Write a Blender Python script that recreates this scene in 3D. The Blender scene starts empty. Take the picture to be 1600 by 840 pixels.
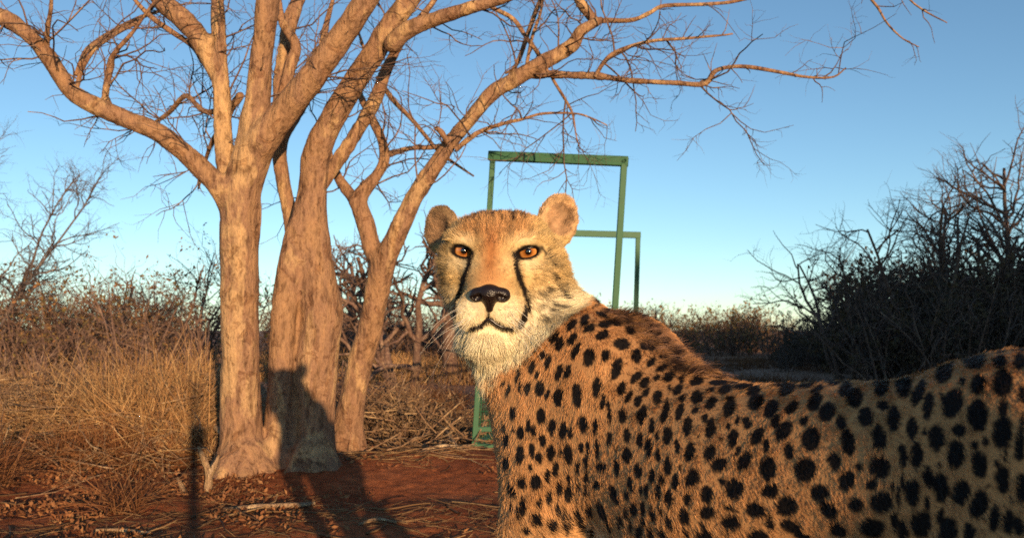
import bpy, math, random, time
import numpy as np
from mathutils import Vector, Matrix, noise as mnoise
T0 = time.time(); QUICK = False
rng = np.random.default_rng(7)
random.seed(7)

# ------------------------------------------------------------------ camera, sky, sun, exposure
S = bpy.context.scene
COL = S.collection
FPX = 1400.0                       # focal length in pixels of the 1600 px wide frame
CAM = np.array([0.0, 0.0, 0.65])
PITCH = math.atan(95 / FPX)
cam_d = bpy.data.cameras.new("camera"); cam = bpy.data.objects.new("camera", cam_d); COL.objects.link(cam)
cam_d.sensor_width = 36.0; cam_d.lens = 36.0 * FPX / 1600.0
cam_d.clip_start = 0.02; cam_d.clip_end = 2000
cam_d.dof.use_dof = True; cam_d.dof.focus_distance = 1.35; cam_d.dof.aperture_fstop = 11.0
cam.location = CAM; cam.rotation_euler = (math.pi / 2 + PITCH, 0, 0)
S.camera = cam

SUN_EL = math.radians(6.2); SUN_AZ = math.atan2(492, FPX)     # sun behind the camera, to its right
SUND = np.array([math.sin(SUN_AZ) * math.cos(SUN_EL), -math.cos(SUN_AZ) * math.cos(SUN_EL), math.sin(SUN_EL)])
w = bpy.data.worlds.new("World"); S.world = w; w.use_nodes = True
nt = w.node_tree; nt.nodes.clear()
sky = nt.nodes.new("ShaderNodeTexSky"); sky.sky_type = 'NISHITA'; sky.sun_disc = False
sky.sun_elevation = math.radians(14); sky.sun_rotation = math.pi - SUN_AZ
sky.altitude = 1000; sky.air_density = 1.0; sky.dust_density = 0.2; sky.ozone_density = 3.5
bg = nt.nodes.new("ShaderNodeBackground"); bg.inputs[1].default_value = 0.11
wo = nt.nodes.new("ShaderNodeOutputWorld")
tint = nt.nodes.new('ShaderNodeMix'); tint.data_type = 'RGBA'; tint.blend_type = 'MULTIPLY'; tint.inputs['Factor'].default_value = 1; tint.inputs[7].default_value = (1.03, 1.05, .93, 1)
nt.links.new(sky.outputs[0], tint.inputs[6]); nt.links.new(tint.outputs[2], bg.inputs[0]); nt.links.new(bg.outputs[0], wo.inputs[0])
sl = bpy.data.lights.new("sun", 'SUN'); sl.energy = 5.0; sl.angle = math.radians(0.6); sl.color = (1.0, 0.68, 0.39)
so = bpy.data.objects.new("sun", sl); COL.objects.link(so)
so.rotation_euler = Vector(SUND).to_track_quat('Z', 'Y').to_euler()
S.view_settings.view_transform = 'Standard'; S.view_settings.look = 'None'
S.view_settings.exposure = 0.55; S.view_settings.gamma = 1.0; S.view_settings.use_curve_mapping = False
S.cycles.max_bounces = 5; S.cycles.diffuse_bounces = 3; S.cycles.transparent_max_bounces = 8
S.cycles.use_denoising = False
S.cycles_curves.shape = 'RIBBONS'; S.cycles_curves.subdivisions = 2

# ------------------------------------------------------------------ helpers
_f = np.array([0, math.cos(PITCH), math.sin(PITCH)]); _u = np.array([0, -math.sin(PITCH), math.cos(PITCH)]); _r = np.array([1.0, 0, 0])
def P(px, py, d):
    """where a place seen in the photograph at that distance stands in the world"""
    return CAM + d * (_f + _r * (px - 800) / FPX + _u * (420 - py) / FPX)
def G(px, d):
    p = P(px, 515, d); return p[0], p[1]
def project(p):
    q = p - CAM; d = q @ _f
    return 800 + FPX * (q @ _r) / d, 420 - FPX * (q @ _u) / d, d

def mesh_np(name, v, quads=None, tris=None, mat=None, parent=None, smooth=True, loc=None, attrs=None):
    me = bpy.data.meshes.new(name)
    v = np.ascontiguousarray(v, dtype=np.float32)
    loops = []; starts = []; tot = 0
    if quads is not None and len(quads):
        q = np.asarray(quads, dtype=np.int32); loops.append(q.ravel()); starts.append(np.arange(len(q), dtype=np.int32) * 4); tot = len(q) * 4
    if tris is not None and len(tris):
        t = np.asarray(tris, dtype=np.int32); loops.append(t.ravel()); starts.append(tot + np.arange(len(t), dtype=np.int32) * 3)
    loops = np.concatenate(loops); starts = np.concatenate(starts)
    me.vertices.add(len(v)); me.vertices.foreach_set('co', v.ravel())
    me.loops.add(len(loops)); me.loops.foreach_set('vertex_index', loops)
    me.polygons.add(len(starts)); me.polygons.foreach_set('loop_start', starts)
    me.update(calc_edges=True)
    me.polygons.foreach_set('use_smooth', np.full(len(starts), smooth))
    if attrs:
        for an, (kind, arr) in attrs.items():
            a = me.attributes.new(an, kind, 'POINT')
            a.data.foreach_set('color' if 'COLOR' in kind else 'value', np.ascontiguousarray(arr, dtype=np.float32).ravel())
    me.validate()
    o = bpy.data.objects.new(name, me); COL.objects.link(o)
    if mat: me.materials.append(mat)
    if parent: o.parent = parent
    if loc is not None: o.location = loc
    return o
def tag(o, label=None, cat=None, group=None, kind=None):
    if label: o['label'] = label
    if cat: o['category'] = cat
    if group: o['group'] = group
    if kind: o['kind'] = kind
    return o
def empty(name, loc, label, cat, group=None):
    o = bpy.data.objects.new(name, None); COL.objects.link(o); o.location = loc; o.empty_display_size = 0.1
    return tag(o, label, cat, group)

def nrm(a, ax=-1):
    return a / np.maximum(np.linalg.norm(a, axis=ax, keepdims=True), 1e-9)
def tubes(Pp, R, sides=4, attr=None):
    """n polylines of k points each -> verts, quads (closed by shrinking tips)"""
    Pp = np.asarray(Pp, float); R = np.asarray(R, float)
    n, k, _ = Pp.shape
    Tn = nrm(np.gradient(Pp, axis=1))
    ch = nrm(Pp[:, -1] - Pp[:, 0])
    ref = np.where(np.abs(ch[:, 2:3]) > 0.75, np.array([[1.0, 0.13, 0]]), np.array([[0.05, 0.1, 1.0]]))
    U = nrm(np.cross(Tn, ref[:, None, :])); V = np.cross(Tn, U)
    a = np.arange(sides) * 2 * math.pi / sides
    v = Pp[:, :, None, :] + R[:, :, None, None] * (np.cos(a)[None, None, :, None] * U[:, :, None, :] + np.sin(a)[None, None, :, None] * V[:, :, None, :])
    base = (np.arange(n) * k * sides)[:, None, None]
    i = np.arange(k - 1)[None, :, None] * sides; j = np.arange(sides)[None, None, :]; j2 = (j + 1) % sides
    q = np.stack([base + i + j, base + i + j2, base + i + sides + j2, base + i + sides + j], -1).reshape(-1, 4)
    return v.reshape(-1, 3), q
class Geo:
    def __init__(s): s.v = []; s.q = []; s.t = []; s.n = 0; s.a = []
    def add(s, v, q=None, t=None, a=None):
        v = np.asarray(v, float).reshape(-1, 3)
        if q is not None and len(q): s.q.append(np.asarray(q) + s.n)
        if t is not None and len(t): s.t.append(np.asarray(t) + s.n)
        s.v.append(v); s.n += len(v); s.a.append(np.full(len(v), a if a is not None else 0.5) if np.ndim(a) == 0 else np.asarray(a)); return s
    def build(s, name, mat, parent=None, smooth=True, loc=None):
        off = np.zeros(3) if loc is None else np.asarray(loc)
        return mesh_np(name, np.concatenate(s.v) - off, np.concatenate(s.q) if s.q else None, np.concatenate(s.t) if s.t else None, mat, parent, smooth, None,
                       {'rnd': ('FLOAT', np.concatenate(s.a))})
def resample(pts, k):
    pts = np.asarray(pts, float)
    n = len(pts)
    # catmull-rom
    ext = np.vstack([2 * pts[0] - pts[1], pts, 2 * pts[-1] - pts[-2]])
    t = np.linspace(0, n - 1 - 1e-6, k); i = t.astype(int); u = (t - i)[:, None]
    p0, p1, p2, p3 = ext[i], ext[i + 1], ext[i + 2], ext[i + 3]
    return 0.5 * (2 * p1 + (p2 - p0) * u + (2 * p0 - 5 * p1 + 4 * p2 - p3) * u ** 2 + (3 * p1 - p0 - 3 * p2 + p3) * u ** 3)
def box(c, s, rot=None):
    v = np.array([[x, y, z] for x in (-1, 1) for y in (-1, 1) for z in (-1, 1)], float) * np.asarray(s) / 2
    if rot is not None: v = v @ np.asarray(rot).T
    q = [[0, 1, 3, 2], [4, 6, 7, 5], [0, 4, 5, 1], [2, 3, 7, 6], [0, 2, 6, 4], [1, 5, 7, 3]]
    return v + np.asarray(c), q

# --- value noise in numpy (trilinear), used for shapes only
_perm = rng.random((32, 32, 32)).astype(np.float32)
def vnoise(p, s=1.0):
    p = np.asarray(p) * s; i = np.floor(p).astype(int); f = p - i; f = f * f * (3 - 2 * f)
    r = 0
    for dx in (0, 1):
        for dy in (0, 1):
            for dz in (0, 1):
                wgt = (f[:, 0] if dx else 1 - f[:, 0]) * (f[:, 1] if dy else 1 - f[:, 1]) * (f[:, 2] if dz else 1 - f[:, 2])
                r = r + wgt * _perm[(i[:, 0] + dx) % 32, (i[:, 1] + dy) % 32, (i[:, 2] + dz) % 32]
    return r * 2 - 1
def fbm(p, s, o=3):
    r = 0; a = 1.0
    for _ in range(o): r = r + a * vnoise(p, s); s *= 2.03; a *= 0.5
    return r / 1.75

# --- signed distance modelling + surface nets
class SDF:
    def __init__(s): s.pr = []
    def ell(s, c, r, R=None, k=0.02, op='u'):
        c = np.asarray(c, float); r = np.asarray(r, float); R = np.eye(3) if R is None else np.asarray(R, float)
        m = r.max() + k + 0.02
        def f(p):
            q = (p - c) @ R        # R columns = local axes
            k0 = np.linalg.norm(q / r, axis=-1); k1 = np.linalg.norm(q / (r * r), axis=-1)
            return k0 * (k0 - 1) / np.maximum(k1, 1e-6)
        s.pr.append((f, c - m, c + m, k, op))
    def cone(s, a, b, ra, rb, k=0.02, op='u', m0=0.02):
        a = np.asarray(a, float); b = np.asarray(b, float); ba = b - a; L2 = max(ba @ ba, 1e-9)
        m = max(ra, rb) + k + m0
        def f(p):
            h = np.clip(((p - a) @ ba) / L2, 0, 1)
            return np.linalg.norm(p - a - h[..., None] * ba, axis=-1) - (ra + (rb - ra) * h)
        s.pr.append((f, np.minimum(a, b) - m, np.maximum(a, b) + m, k, op))
    @staticmethod
    def comb(a, b, k, op):
        if op == 'u':
            h = np.maximum(k - np.abs(a - b), 0) / k; return np.minimum(a, b) - h * h * k * 0.25
        h = np.maximum(k - np.abs(-a - b), 0) / k      # subtraction: a minus b
        return np.maximum(a, -b) + h * h * k * 0.25
    def at(s, p):
        out = np.full(len(p), 1.0)
        for f, lo, hi, k, op in s.pr:
            m = np.all((p > lo) & (p < hi), axis=1)
            if m.any(): out[m] = s.comb(out[m], f(p[m]), k, op)
        return out
    def grad(s, p, e=0.0008):
        g = np.stack([s.at(p + np.eye(3)[i] * e) - s.at(p - np.eye(3)[i] * e) for i in range(3)], -1)
        return nrm(g)
    def mesh(s, lo, hi, h, proj=2):
        lo = np.asarray(lo, float); hi = np.asarray(hi, float)
        n = np.ceil((hi - lo) / h).astype(int) + 1
        V = np.full(n, 1.0, np.float32)
        ax = [lo[i] + h * np.arange(n[i]) for i in range(3)]
        for f, a, b, k, op in s.pr:
            i0 = np.clip(np.floor((a - lo) / h).astype(int), 0, n); i1 = np.clip(np.ceil((b - lo) / h).astype(int) + 1, 0, n)
            if np.any(i1 <= i0): continue
            g = np.stack(np.meshgrid(ax[0][i0[0]:i1[0]], ax[1][i0[1]:i1[1]], ax[2][i0[2]:i1[2]], indexing='ij'), -1)
            sl_ = (slice(i0[0], i1[0]), slice(i0[1], i1[1]), slice(i0[2], i1[2]))
            V[sl_] = s.comb(V[sl_], f(g).astype(np.float32), k, op)
        B = V < 0
        c = B[:-1, :-1, :-1].astype(np.int8)
        for dx, dy, dz in [(x, y, z) for x in (0, 1) for y in (0, 1) for z in (0, 1)][1:]:
            c = c + B[dx:n[0] - 1 + dx, dy:n[1] - 1 + dy, dz:n[2] - 1 + dz]
        act = np.argwhere((c > 0) & (c < 8)); del c
        idx = np.full(n - 1, -1, np.int32); idx[act[:, 0], act[:, 1], act[:, 2]] = np.arange(len(act))
        acc = np.zeros((len(act), 3)); cnt = np.zeros(len(act))
        corners = [(x, y, z) for x in (0, 1) for y in (0, 1) for z in (0, 1)]
        for A in corners:
            for k in range(3):
                if A[k]: continue
                Bc = list(A); Bc[k] = 1
                va = V[act[:, 0] + A[0], act[:, 1] + A[1], act[:, 2] + A[2]]; vb = V[act[:, 0] + Bc[0], act[:, 1] + Bc[1], act[:, 2] + Bc[2]]
                m = (va < 0) != (vb < 0); t = va[m] / (va[m] - vb[m])
                pt = np.tile(np.array(A, float), (m.sum(), 1)); pt[:, k] = t
                acc[m] += pt; cnt[m] += 1
        v = lo + h * (act + acc / cnt[:, None])
        qs = []
        for k in range(3):
            a1, a2 = [(1, 2), (2, 0), (0, 1)][k]
            sA = [slice(1, -1)] * 3; sB = [slice(1, -1)] * 3; sA[k] = slice(0, -1); sB[k] = slice(1, None)
            X = B[tuple(sA)]; Y = B[tuple(sB)]
            e = np.argwhere(X != Y)
            if not len(e): continue
            flip = X[e[:, 0], e[:, 1], e[:, 2]]
            off = np.ones(3, int); off[k] = 0; e = e + off
            d1 = np.zeros(3, int); d1[a1] = 1; d2 = np.zeros(3, int); d2[a2] = 1
            def ii(x): return idx[x[:, 0], x[:, 1], x[:, 2]]
            q = np.stack([ii(e - d1 - d2), ii(e - d2), ii(e), ii(e - d1)], -1)
            q[~flip] = q[~flip][:, ::-1]
            qs.append(q)
        q = np.concatenate(qs); q = q[(q >= 0).all(1)]
        for _ in range(proj):
            d = s.at(v); v = v - s.grad(v) * np.clip(d, -h, h)[:, None] * 0.9
        return v, q

# ------------------------------------------------------------------ material helper
def mat(name, rough=0.8, spec=0.3):
    m = bpy.data.materials.new(name); m.use_nodes = True; N = m.node_tree.nodes; L = m.node_tree.links
    b = N['Principled BSDF']; b.inputs['Roughness'].default_value = rough; b.inputs['Specular IOR Level'].default_value = spec
    return m, N, L, b
def ramp(N, stops, interp='LINEAR'):
    r = N.new('ShaderNodeValToRGB'); r.color_ramp.interpolation = interp
    e = r.color_ramp.elements
    while len(e) < len(stops): e.new(0.5)
    for i, (p, c) in enumerate(stops): e[i].position = p; e[i].color = (*c, 1)
    return r
def noise(N, L, scale, detail=4, rough=0.6, vec=None, dist=0.0):
    n = N.new('ShaderNodeTexNoise'); n.inputs['Scale'].default_value = scale; n.inputs['Detail'].default_value = detail
    n.inputs['Roughness'].default_value = rough; n.inputs['Distortion'].default_value = dist
    if vec is not None: L.new(vec, n.inputs['Vector'])
    return n
def bump(N, L, h, strength, dist, b, prev=None):
    u = N.new('ShaderNodeBump'); u.inputs['Strength'].default_value = strength; u.inputs['Distance'].default_value = dist
    L.new(h, u.inputs['Height'])
    if prev: L.new(prev.outputs[0], u.inputs['Normal'])
    L.new(u.outputs[0], b.inputs['Normal']); return u
def mixc(N, L, fac, a, b, mode='MIX'):
    m = N.new('ShaderNodeMix'); m.data_type = 'RGBA'; m.blend_type = mode
    for s_, val in ((m.inputs['Factor'], fac), (m.inputs[6], a), (m.inputs[7], b)):
        if isinstance(val, (int, float)): s_.default_value = val
        elif isinstance(val, tuple): s_.default_value = (*val, 1)
        else: L.new(val, s_)
    return m.outputs[2]
# ------------------------------------------------------------------ ground
def gh(x, y):
    p = np.stack([x, y, np.zeros_like(x)], -1)
    near = np.exp(-((np.hypot(x, y - 3) / 14) ** 2))
    h = fbm(p + 40, .35, 3) * .05 * sm_(1.2, 3.0, y) + (fbm(p, 2.2, 3) * .016 + fbm(p + 9, 9, 3) * .010 + np.maximum(fbm(p + 20, 26, 2), 0) * .010) * near
    h = h + .05 * np.exp(-(((x + .35) / .55) ** 2 + ((y - 4.3) / .4) ** 2)) + .05 * np.exp(-(((x + 1.1) / .35) ** 2 + ((y - 4.1) / .35) ** 2))
    h = h + .10 * sm_(-1.3, -2.6, x) * sm_(2.2, 5.0, y) * sm_(12, 8, y)
    return h
def sm_(a, b, x):
    t = np.clip((x - a) / (b - a), 0, 1); return t * t * (3 - 2 * t)
def gz(x, y): return float(gh(np.array([float(x)]), np.array([float(y)]))[0])
un = np.linspace(-1, 1, 620); xs = 7.0 * un + 700 * np.abs(un) ** 9 * np.sign(un)
vn = np.linspace(-.45, 1, 760); ys = 2 + 11.0 * vn + 900 * np.abs(vn) ** 11 * np.sign(vn)
GX, GY = np.meshgrid(xs, ys, indexing='ij'); gv = np.stack([GX.ravel(), GY.ravel(), gh(GX.ravel(), GY.ravel())], -1)
ni, nj = GX.shape; ii = np.arange(ni - 1)[:, None] * nj + np.arange(nj - 1)[None]
gq = np.stack([ii, ii + nj, ii + nj + 1, ii + 1], -1).reshape(-1, 4)
m_gr, N, L, b_ = mat('red sand', .95, .1)
tc = N.new('ShaderNodeTexCoord'); o_ = tc.outputs['Object']
n1 = noise(N, L, 1.3, 6, .62, o_); n2 = noise(N, L, 22, 6, .7, o_); n3 = noise(N, L, 160, 3, .7, o_)
r1 = ramp(N, [(.30, (.24, .070, .028)), (.5, (.38, .118, .044)), (.70, (.48, .18, .075))]); L.new(n1.outputs['Fac'], r1.inputs[0])
r2 = ramp(N, [(.30, (.42, .38, .36)), (.55, (1, 1, 1)), (.75, (1.45, 1.4, 1.35))]); L.new(n2.outputs['Fac'], r2.inputs[0])
c1 = mixc(N, L, .9, r1.outputs[0], r2.outputs[0], 'MULTIPLY')
# the grey dusty track beyond the trees
sp = N.new('ShaderNodeSeparateXYZ'); L.new(o_, sp.inputs[0])
m1 = N.new('ShaderNodeMapRange'); m1.inputs[1].default_value = 6.8; m1.inputs[2].default_value = 8.2; L.new(sp.outputs[1], m1.inputs[0])
ad = N.new('ShaderNodeMath'); ad.operation = 'MULTIPLY_ADD'; L.new(n1.outputs['Fac'], ad.inputs[0]); ad.inputs[1].default_value = 1.2; L.new(m1.outputs[0], ad.inputs[2])
m3 = N.new('ShaderNodeMapRange'); m3.inputs[1].default_value = .9; m3.inputs[2].default_value = 1.4; L.new(ad.outputs[0], m3.inputs[0])
c2 = mixc(N, L, m3.outputs[0], c1, (.40, .215, .135))
L.new(c2, b_.inputs['Base Color'])
bb = bump(N, L, n3.outputs['Fac'], .8, .015, b_); bump(N, L, n2.outputs['Fac'], .8, .04, b_, bb)
ground = tag(mesh_np('ground', gv, gq, mat=m_gr), kind='structure', label='reddish brown sandy ground strewn with twigs')
# ------------------------------------------------------------------ bark materials
def bark(name, a, b, c, sc=1.0, bs=1.0):
    m, N, L, b_ = mat(name, .85, .2)
    tc = N.new('ShaderNodeTexCoord'); mp = N.new('ShaderNodeMapping'); L.new(tc.outputs['Object'], mp.inputs[0]); mp.inputs['Scale'].default_value = (1, 1, .32)
    n1 = noise(N, L, 5 * sc, 8, .66, mp.outputs[0], .5); n2 = noise(N, L, 38 * sc, 5, .65, mp.outputs[0]); n4 = noise(N, L, 12 * sc, 3, .6, tc.outputs['Object'], 1.0)
    r1 = ramp(N, [(.30, a), (.42, b), (.52, tuple(x * y for x, y in zip(b, (.80, .78, .90)))), (.58, c), (.68, tuple(x * y for x, y in zip(c, (1.2, 1.2, 1.15)))), (.78, tuple(x * y for x, y in zip(b, (1.0, .72, .60))))]); L.new(n1.outputs['Fac'], r1.inputs[0])
    r2 = ramp(N, [(.34, (.32, .27, .24)), (.48, (1, 1, 1)), (.75, (1.35, 1.3, 1.2))]); L.new(n2.outputs['Fac'], r2.inputs[0])
    r4 = ramp(N, [(.56, (1, 1, 1)), (.63, (.42, .30, .24)), (.70, (.9, .8, .7))]); L.new(n4.outputs['Fac'], r4.inputs[0])
    x = mixc(N, L, .75, r1.outputs[0], r2.outputs[0], 'MULTIPLY'); x = mixc(N, L, .55, x, r4.outputs[0], 'MULTIPLY')
    n5 = noise(N, L, 170 * sc, 3, .7, mp.outputs[0]); r5 = ramp(N, [(.3, (.55, .5, .46)), (.5, (1, 1, 1)), (.7, (1.2, 1.2, 1.15))]); L.new(n5.outputs['Fac'], r5.inputs[0]); x = mixc(N, L, .7, x, r5.outputs[0], 'MULTIPLY')
    L.new(x, b_.inputs['Base Color'])
    b1 = bump(N, L, n2.outputs['Fac'], .8 * bs, .02, b_); b2 = bump(N, L, r4.outputs[0], .5 * bs, .012, b_, b1); bump(N, L, n1.outputs['Fac'], .7 * bs, .05, b_, b2)
    return m
m_bark = bark('pale smooth bark', (.20, .108, .060), (.295, .170, .090), (.385, .242, .125))
m_twig = bark('twig bark', (.09, .055, .04), (.17, .105, .075), (.24, .16, .115), 3, .3)
m_grey = bark('grey twig bark', (.075, .055, .05), (.13, .10, .085), (.19, .15, .125), 2, .3)
m_scrub = bark('dark brown scrub bark', (.08, .054, .040), (.13, .09, .068), (.18, .13, .10), 2, .3)
m_dead = bark('weathered wood', (.24, .15, .08), (.42, .28, .15), (.55, .40, .24), 3)

def sprout(PP, RR, per_m, lrange, r0, ang=(35, 70), k=6, wig=.16, up=0.0, taper=.35, rs=None, tmin=.15, tmax=1.0, lscale=None, avoid=None):
    """side shoots on parent polylines"""
    n, kk, _ = PP.shape
    Lp = np.linalg.norm(np.diff(PP, axis=1), axis=2).sum(1)
    cnt = rs.poisson(Lp * per_m); i = np.repeat(np.arange(n), cnt)
    if not len(i): return None
    t = (tmin + (tmax - tmin) * rs.random(len(i))) * (kk - 1) * .999; j = t.astype(int); u = (t - j)[:, None]
    p0 = PP[i, j] * (1 - u) + PP[i, j + 1] * u; tg = nrm(PP[i, j + 1] - PP[i, j]); pr = RR[i, j] * (1 - u[:, 0]) + RR[i, j + 1] * u[:, 0]
    rnd = rs.normal(size=(len(i), 3)); rnd = nrm(rnd - tg * (rnd * tg).sum(1)[:, None])
    a = np.radians(rs.uniform(ang[0], ang[1], len(i)))[:, None]
    d = nrm(tg * np.cos(a) + rnd * np.sin(a) + np.array([0, 0, up]))
    Lc = rs.uniform(lrange[0], lrange[1], len(i)) * (1.15 - .55 * t / kk)
    if lscale is not None: Lc = Lc * lscale
    out = np.zeros((len(i), k, 3)); out[:, 0] = p0; st = Lc[:, None] / (k - 1)
    for s_ in range(1, k):
        d = nrm(d + rs.normal(0, wig, d.shape) + np.array([0, 0, up * .25])); out[:, s_] = out[:, s_ - 1] + d * st
    r = np.minimum(r0, pr * .75)[:, None] * np.linspace(1, taper, k)[None]
    return out, r
def chain(P0, R0, specs, rs):
    """levels of shoots -> list of (P, R) arrays; the specs are (per_m, lrange, r0, kwargs)"""
    out = []; cur = (P0, R0)
    for per, lr, r0, kw in specs:
        c_ = sprout(cur[0], cur[1], per, lr, r0, rs=rs, **kw)
        if c_ is None: break
        out.append(c_); cur = c_
    return out
def geo_tubes(lst, sides=3):
    g = Geo()
    for Pq, Rq in lst:
        v, q = tubes(Pq, Rq, sides); g.add(v, q, a=np.repeat(rng.random(len(Pq)), Pq.shape[1] * sides))
    return g

# ------------------------------------------------------------------ the big tree: limbs as (x, y, width) at a distance
LIMBS = [
 # (distance at start, distance at end, points)
 (4.00, 4.00, [(384, 775, 118), (382, 752, 100), (378, 700, 79), (376, 600, 72), (375, 500, 70), (373, 400, 68), (374, 340, 72), (380, 290, 76), (395, 235, 74), (402, 190, 62)]),
 (4.00, 3.55, [(362, 320, 48), (345, 293, 44), (300, 250, 36), (250, 210, 34), (200, 188, 33), (150, 165, 32), (112, 145, 31), (92, 118, 29), (75, 90, 28), (50, 60, 27), (20, 36, 25), (0, 27, 24), (-60, -20, 20), (-130, -90, 14), (-200, -120, 8)]),
 (4.05, 4.25, [(372, 300, 36), (358, 275, 35), (350, 200, 34), (345, 125, 33), (340, 50, 29), (340, 0, 27), (335, -90, 22), (350, -220, 14), (340, -330, 6)]),
 (4.15, 4.05, [(347, 130, 26), (326, 92, 30), (303, 50, 38), (275, 20, 36), (252, 0, 34), (215, -50, 28), (150, -140, 18), (110, -230, 8)]),
 (4.00, 3.95, [(400, 200, 62), (402, 165, 50), (409, 100, 40), (415, 50, 40), (420, 0, 44), (426, -80, 36), (415, -200, 24), (430, -340, 10)]),
 (3.98, 3.75, [(402, 230, 66), (425, 200, 56), (465, 150, 53), (500, 105, 50), (535, 55, 46), (568, 5, 44), (605, -60, 38), (650, -160, 26), (680, -280, 10)]),
 (4.15, 4.45, [(412, 235, 30), (432, 180, 27), (440, 130, 25), (450, 50, 29), (465, 0, 28), (490, -90, 22), (520, -220, 9)]),
 (4.10, 4.2, [(442, 150, 22), (456, 100, 18), (462, 70, 16), (440, 30, 14), (430, -20, 12), (400, -90, 6)]),
 (4.12, 4.12, [(480, 775, 150), (482, 748, 116), (488, 700, 90), (491, 620, 80), (494, 560, 80), (500, 490, 80), (494, 430, 72), (488, 385, 66), (484, 340, 62), (486, 300, 54), (492, 250, 52)]),
 (4.03, 4.08, [(438, 775, 80), (436, 745, 60), (436, 700, 50), (437, 620, 46), (440, 540, 48), (446, 470, 48), (455, 410, 46), (468, 350, 38)]),
 (4.12, 3.95, [(492, 250, 54), (508, 205, 50), (540, 152, 46), (572, 100, 43), (603, 50, 43), (640, 0, 38), (685, -70, 32), (730, -170, 22), (770, -280, 8)]),
 (3.98, 3.8, [(612, 70, 34), (630, 52, 28), (650, 40, 24), (682, 29, 22), (714, 19, 22), (760, 6, 18), (800, -6, 16), (880, -40, 12), (960, -60, 6)]),
 (4.28, 4.5, [(462, 380, 28), (452, 330, 27), (442, 280, 27), (438, 240, 26), (446, 200, 24), (480, 150, 20), (500, 110, 16), (505, 60, 12), (520, 0, 8)]),
 (4.30, 4.4, [(495, 300, 22), (520, 265, 22), (560, 200, 24), (590, 150, 22), (604, 110, 18), (630, 60, 14), (680, 0, 10), (700, -60, 5)]),
 (4.62, 4.45, [(536, 712, 80), (540, 690, 60), (548, 640, 50), (563, 570, 46), (577, 520, 44), (586, 470, 43), (597, 420, 43), (603, 395, 40)]),
 (4.48, 4.5, [(596, 408, 34), (583, 390, 30), (572, 350, 31), (563, 325, 30), (557, 310, 28)]),
 (4.50, 4.7, [(560, 318, 20), (540, 295, 18), (520, 260, 16), (514, 225, 9), (520, 190, 6)]),
 (4.50, 4.6, [(558, 316, 24), (568, 300, 22), (581, 285, 20), (597, 262, 16), (601, 245, 17), (597, 220, 15), (584, 195, 14), (572, 170, 13), (562, 140, 9), (570, 90, 6), (560, 50, 4)]),
 (4.46, 4.2, [(600, 402, 38), (612, 380, 37), (632, 335, 35), (655, 295, 32), (680, 258, 30), (705, 222, 28), (728, 195, 26), (748, 172, 26), (770, 146, 26), (805, 124, 25), (844, 99, 25), (872, 84, 23), (894, 70, 21), (908, 48, 17), (938, 32, 13)]),
 (4.25, 4.2, [(930, 36, 15), (912, 14, 16), (900, -5, 13), (880, -60, 9), (890, -120, 4)]),
 (4.22, 4.0, [(935, 33, 11), (985, 32, 9), (1015, 20, 8), (1040, 8, 8), (1100, 8, 7), (1160, 0, 6), (1240, -25, 6), (1320, -35, 5), (1365, 5, 5), (1385, 35, 4), (1410, 60, 3), (1436, 74, 2)]),
 (4.0, 3.95, [(1320, -35, 4), (1395, -20, 4), (1430, 8, 3.5), (1455, 24, 3), (1480, 36, 2)]),
 (4.30, 3.9, [(830, 118, 13), (860, 115, 13), (905, 117, 13), (940, 122, 12), (981, 126, 11), (1050, 129, 10), (1100, 131, 10), (1116, 112, 9), (1140, 105, 8), (1170, 105, 8), (1220, 113, 7), (1260, 120, 5), (1300, 121, 4), (1322, 106, 2.5)]),
 (4.2, 4.1, [(930, 120, 8), (942, 100, 8), (962, 82, 8), (1012, 66, 7), (1060, 62, 6), (1100, 58, 5), (1145, 53, 3)]),
 (4.33, 4.2, [(712, 234, 10), (735, 218, 10), (752, 207, 9), (790, 192, 7.5), (813, 187, 6), (848, 178, 5), (897, 177, 4), (925, 185, 3), (949, 196, 2)]),
 (4.28, 4.2, [(862, 120, 6), (882, 152, 6), (893, 172, 5), (897, 190, 3.5), (900, 212, 2.5), (906, 232, 2)]),
 (4.3, 4.25, [(700, 222, 12), (690, 206, 11), (681, 199, 9)]),
 (4.0, 3.8, [(168, 168, 16), (166, 150, 12), (174, 105, 13), (180, 85, 9), (208, 50, 7), (235, 12, 5), (260, -30, 3)]),
 (3.75, 3.6, [(72, 78, 12), (74, 50, 9), (79, 15, 8), (80, -30, 5)]),
 (4.2, 4.1, [(322, 100, 13), (300, 72, 11), (272, 52, 11), (240, 30, 10), (215, 5, 8), (190, -30, 5)]),
 (4.1, 4.5, [(118, 118, 6), (135, 80, 10), (160, 60, 10), (195, 40, 9), (235, 22, 7), (280, 8, 4)]),
 (4.05, 4.4, [(120, 145, 9), (128, 110, 8), (150, 75, 8), (185, 50, 8), (218, 33, 6), (250, 0, 4)]),
 (4.35, 4.9, [(350, 170, 12), (320, 175, 10), (290, 150, 10), (265, 175, 9), (240, 192, 6), (215, 200, 4)]),
 (4.35, 4.8, [(375, 150, 14), (350, 190, 12), (330, 225, 9), (318, 260, 6), (310, 295, 4)]),
 (4.6, 4.9, [(604, 240, 12), (640, 232, 9), (680, 228, 8), (706, 222, 6)]),
 (4.5, 5.0, [(590, 120, 10), (618, 160, 9), (650, 195, 8), (690, 240, 7), (720, 262, 5), (740, 275, 3)]),
 (4.4, 4.5, [(760, 6, 8), (800, 30, 9), (822, 58, 8), (838, 80, 8), (846, 98, 8)]),
 (4.4, 4.5, [(820, 118, 7), (832, 60, 6), (846, 20, 6), (852, -30, 4)]),
 (4.5, 4.6, [(860, -30, 9), (835, 30, 9), (808, 100, 8), (790, 115, 4)]),
]
tsdf = SDF(); thick = []; thin = []
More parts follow.
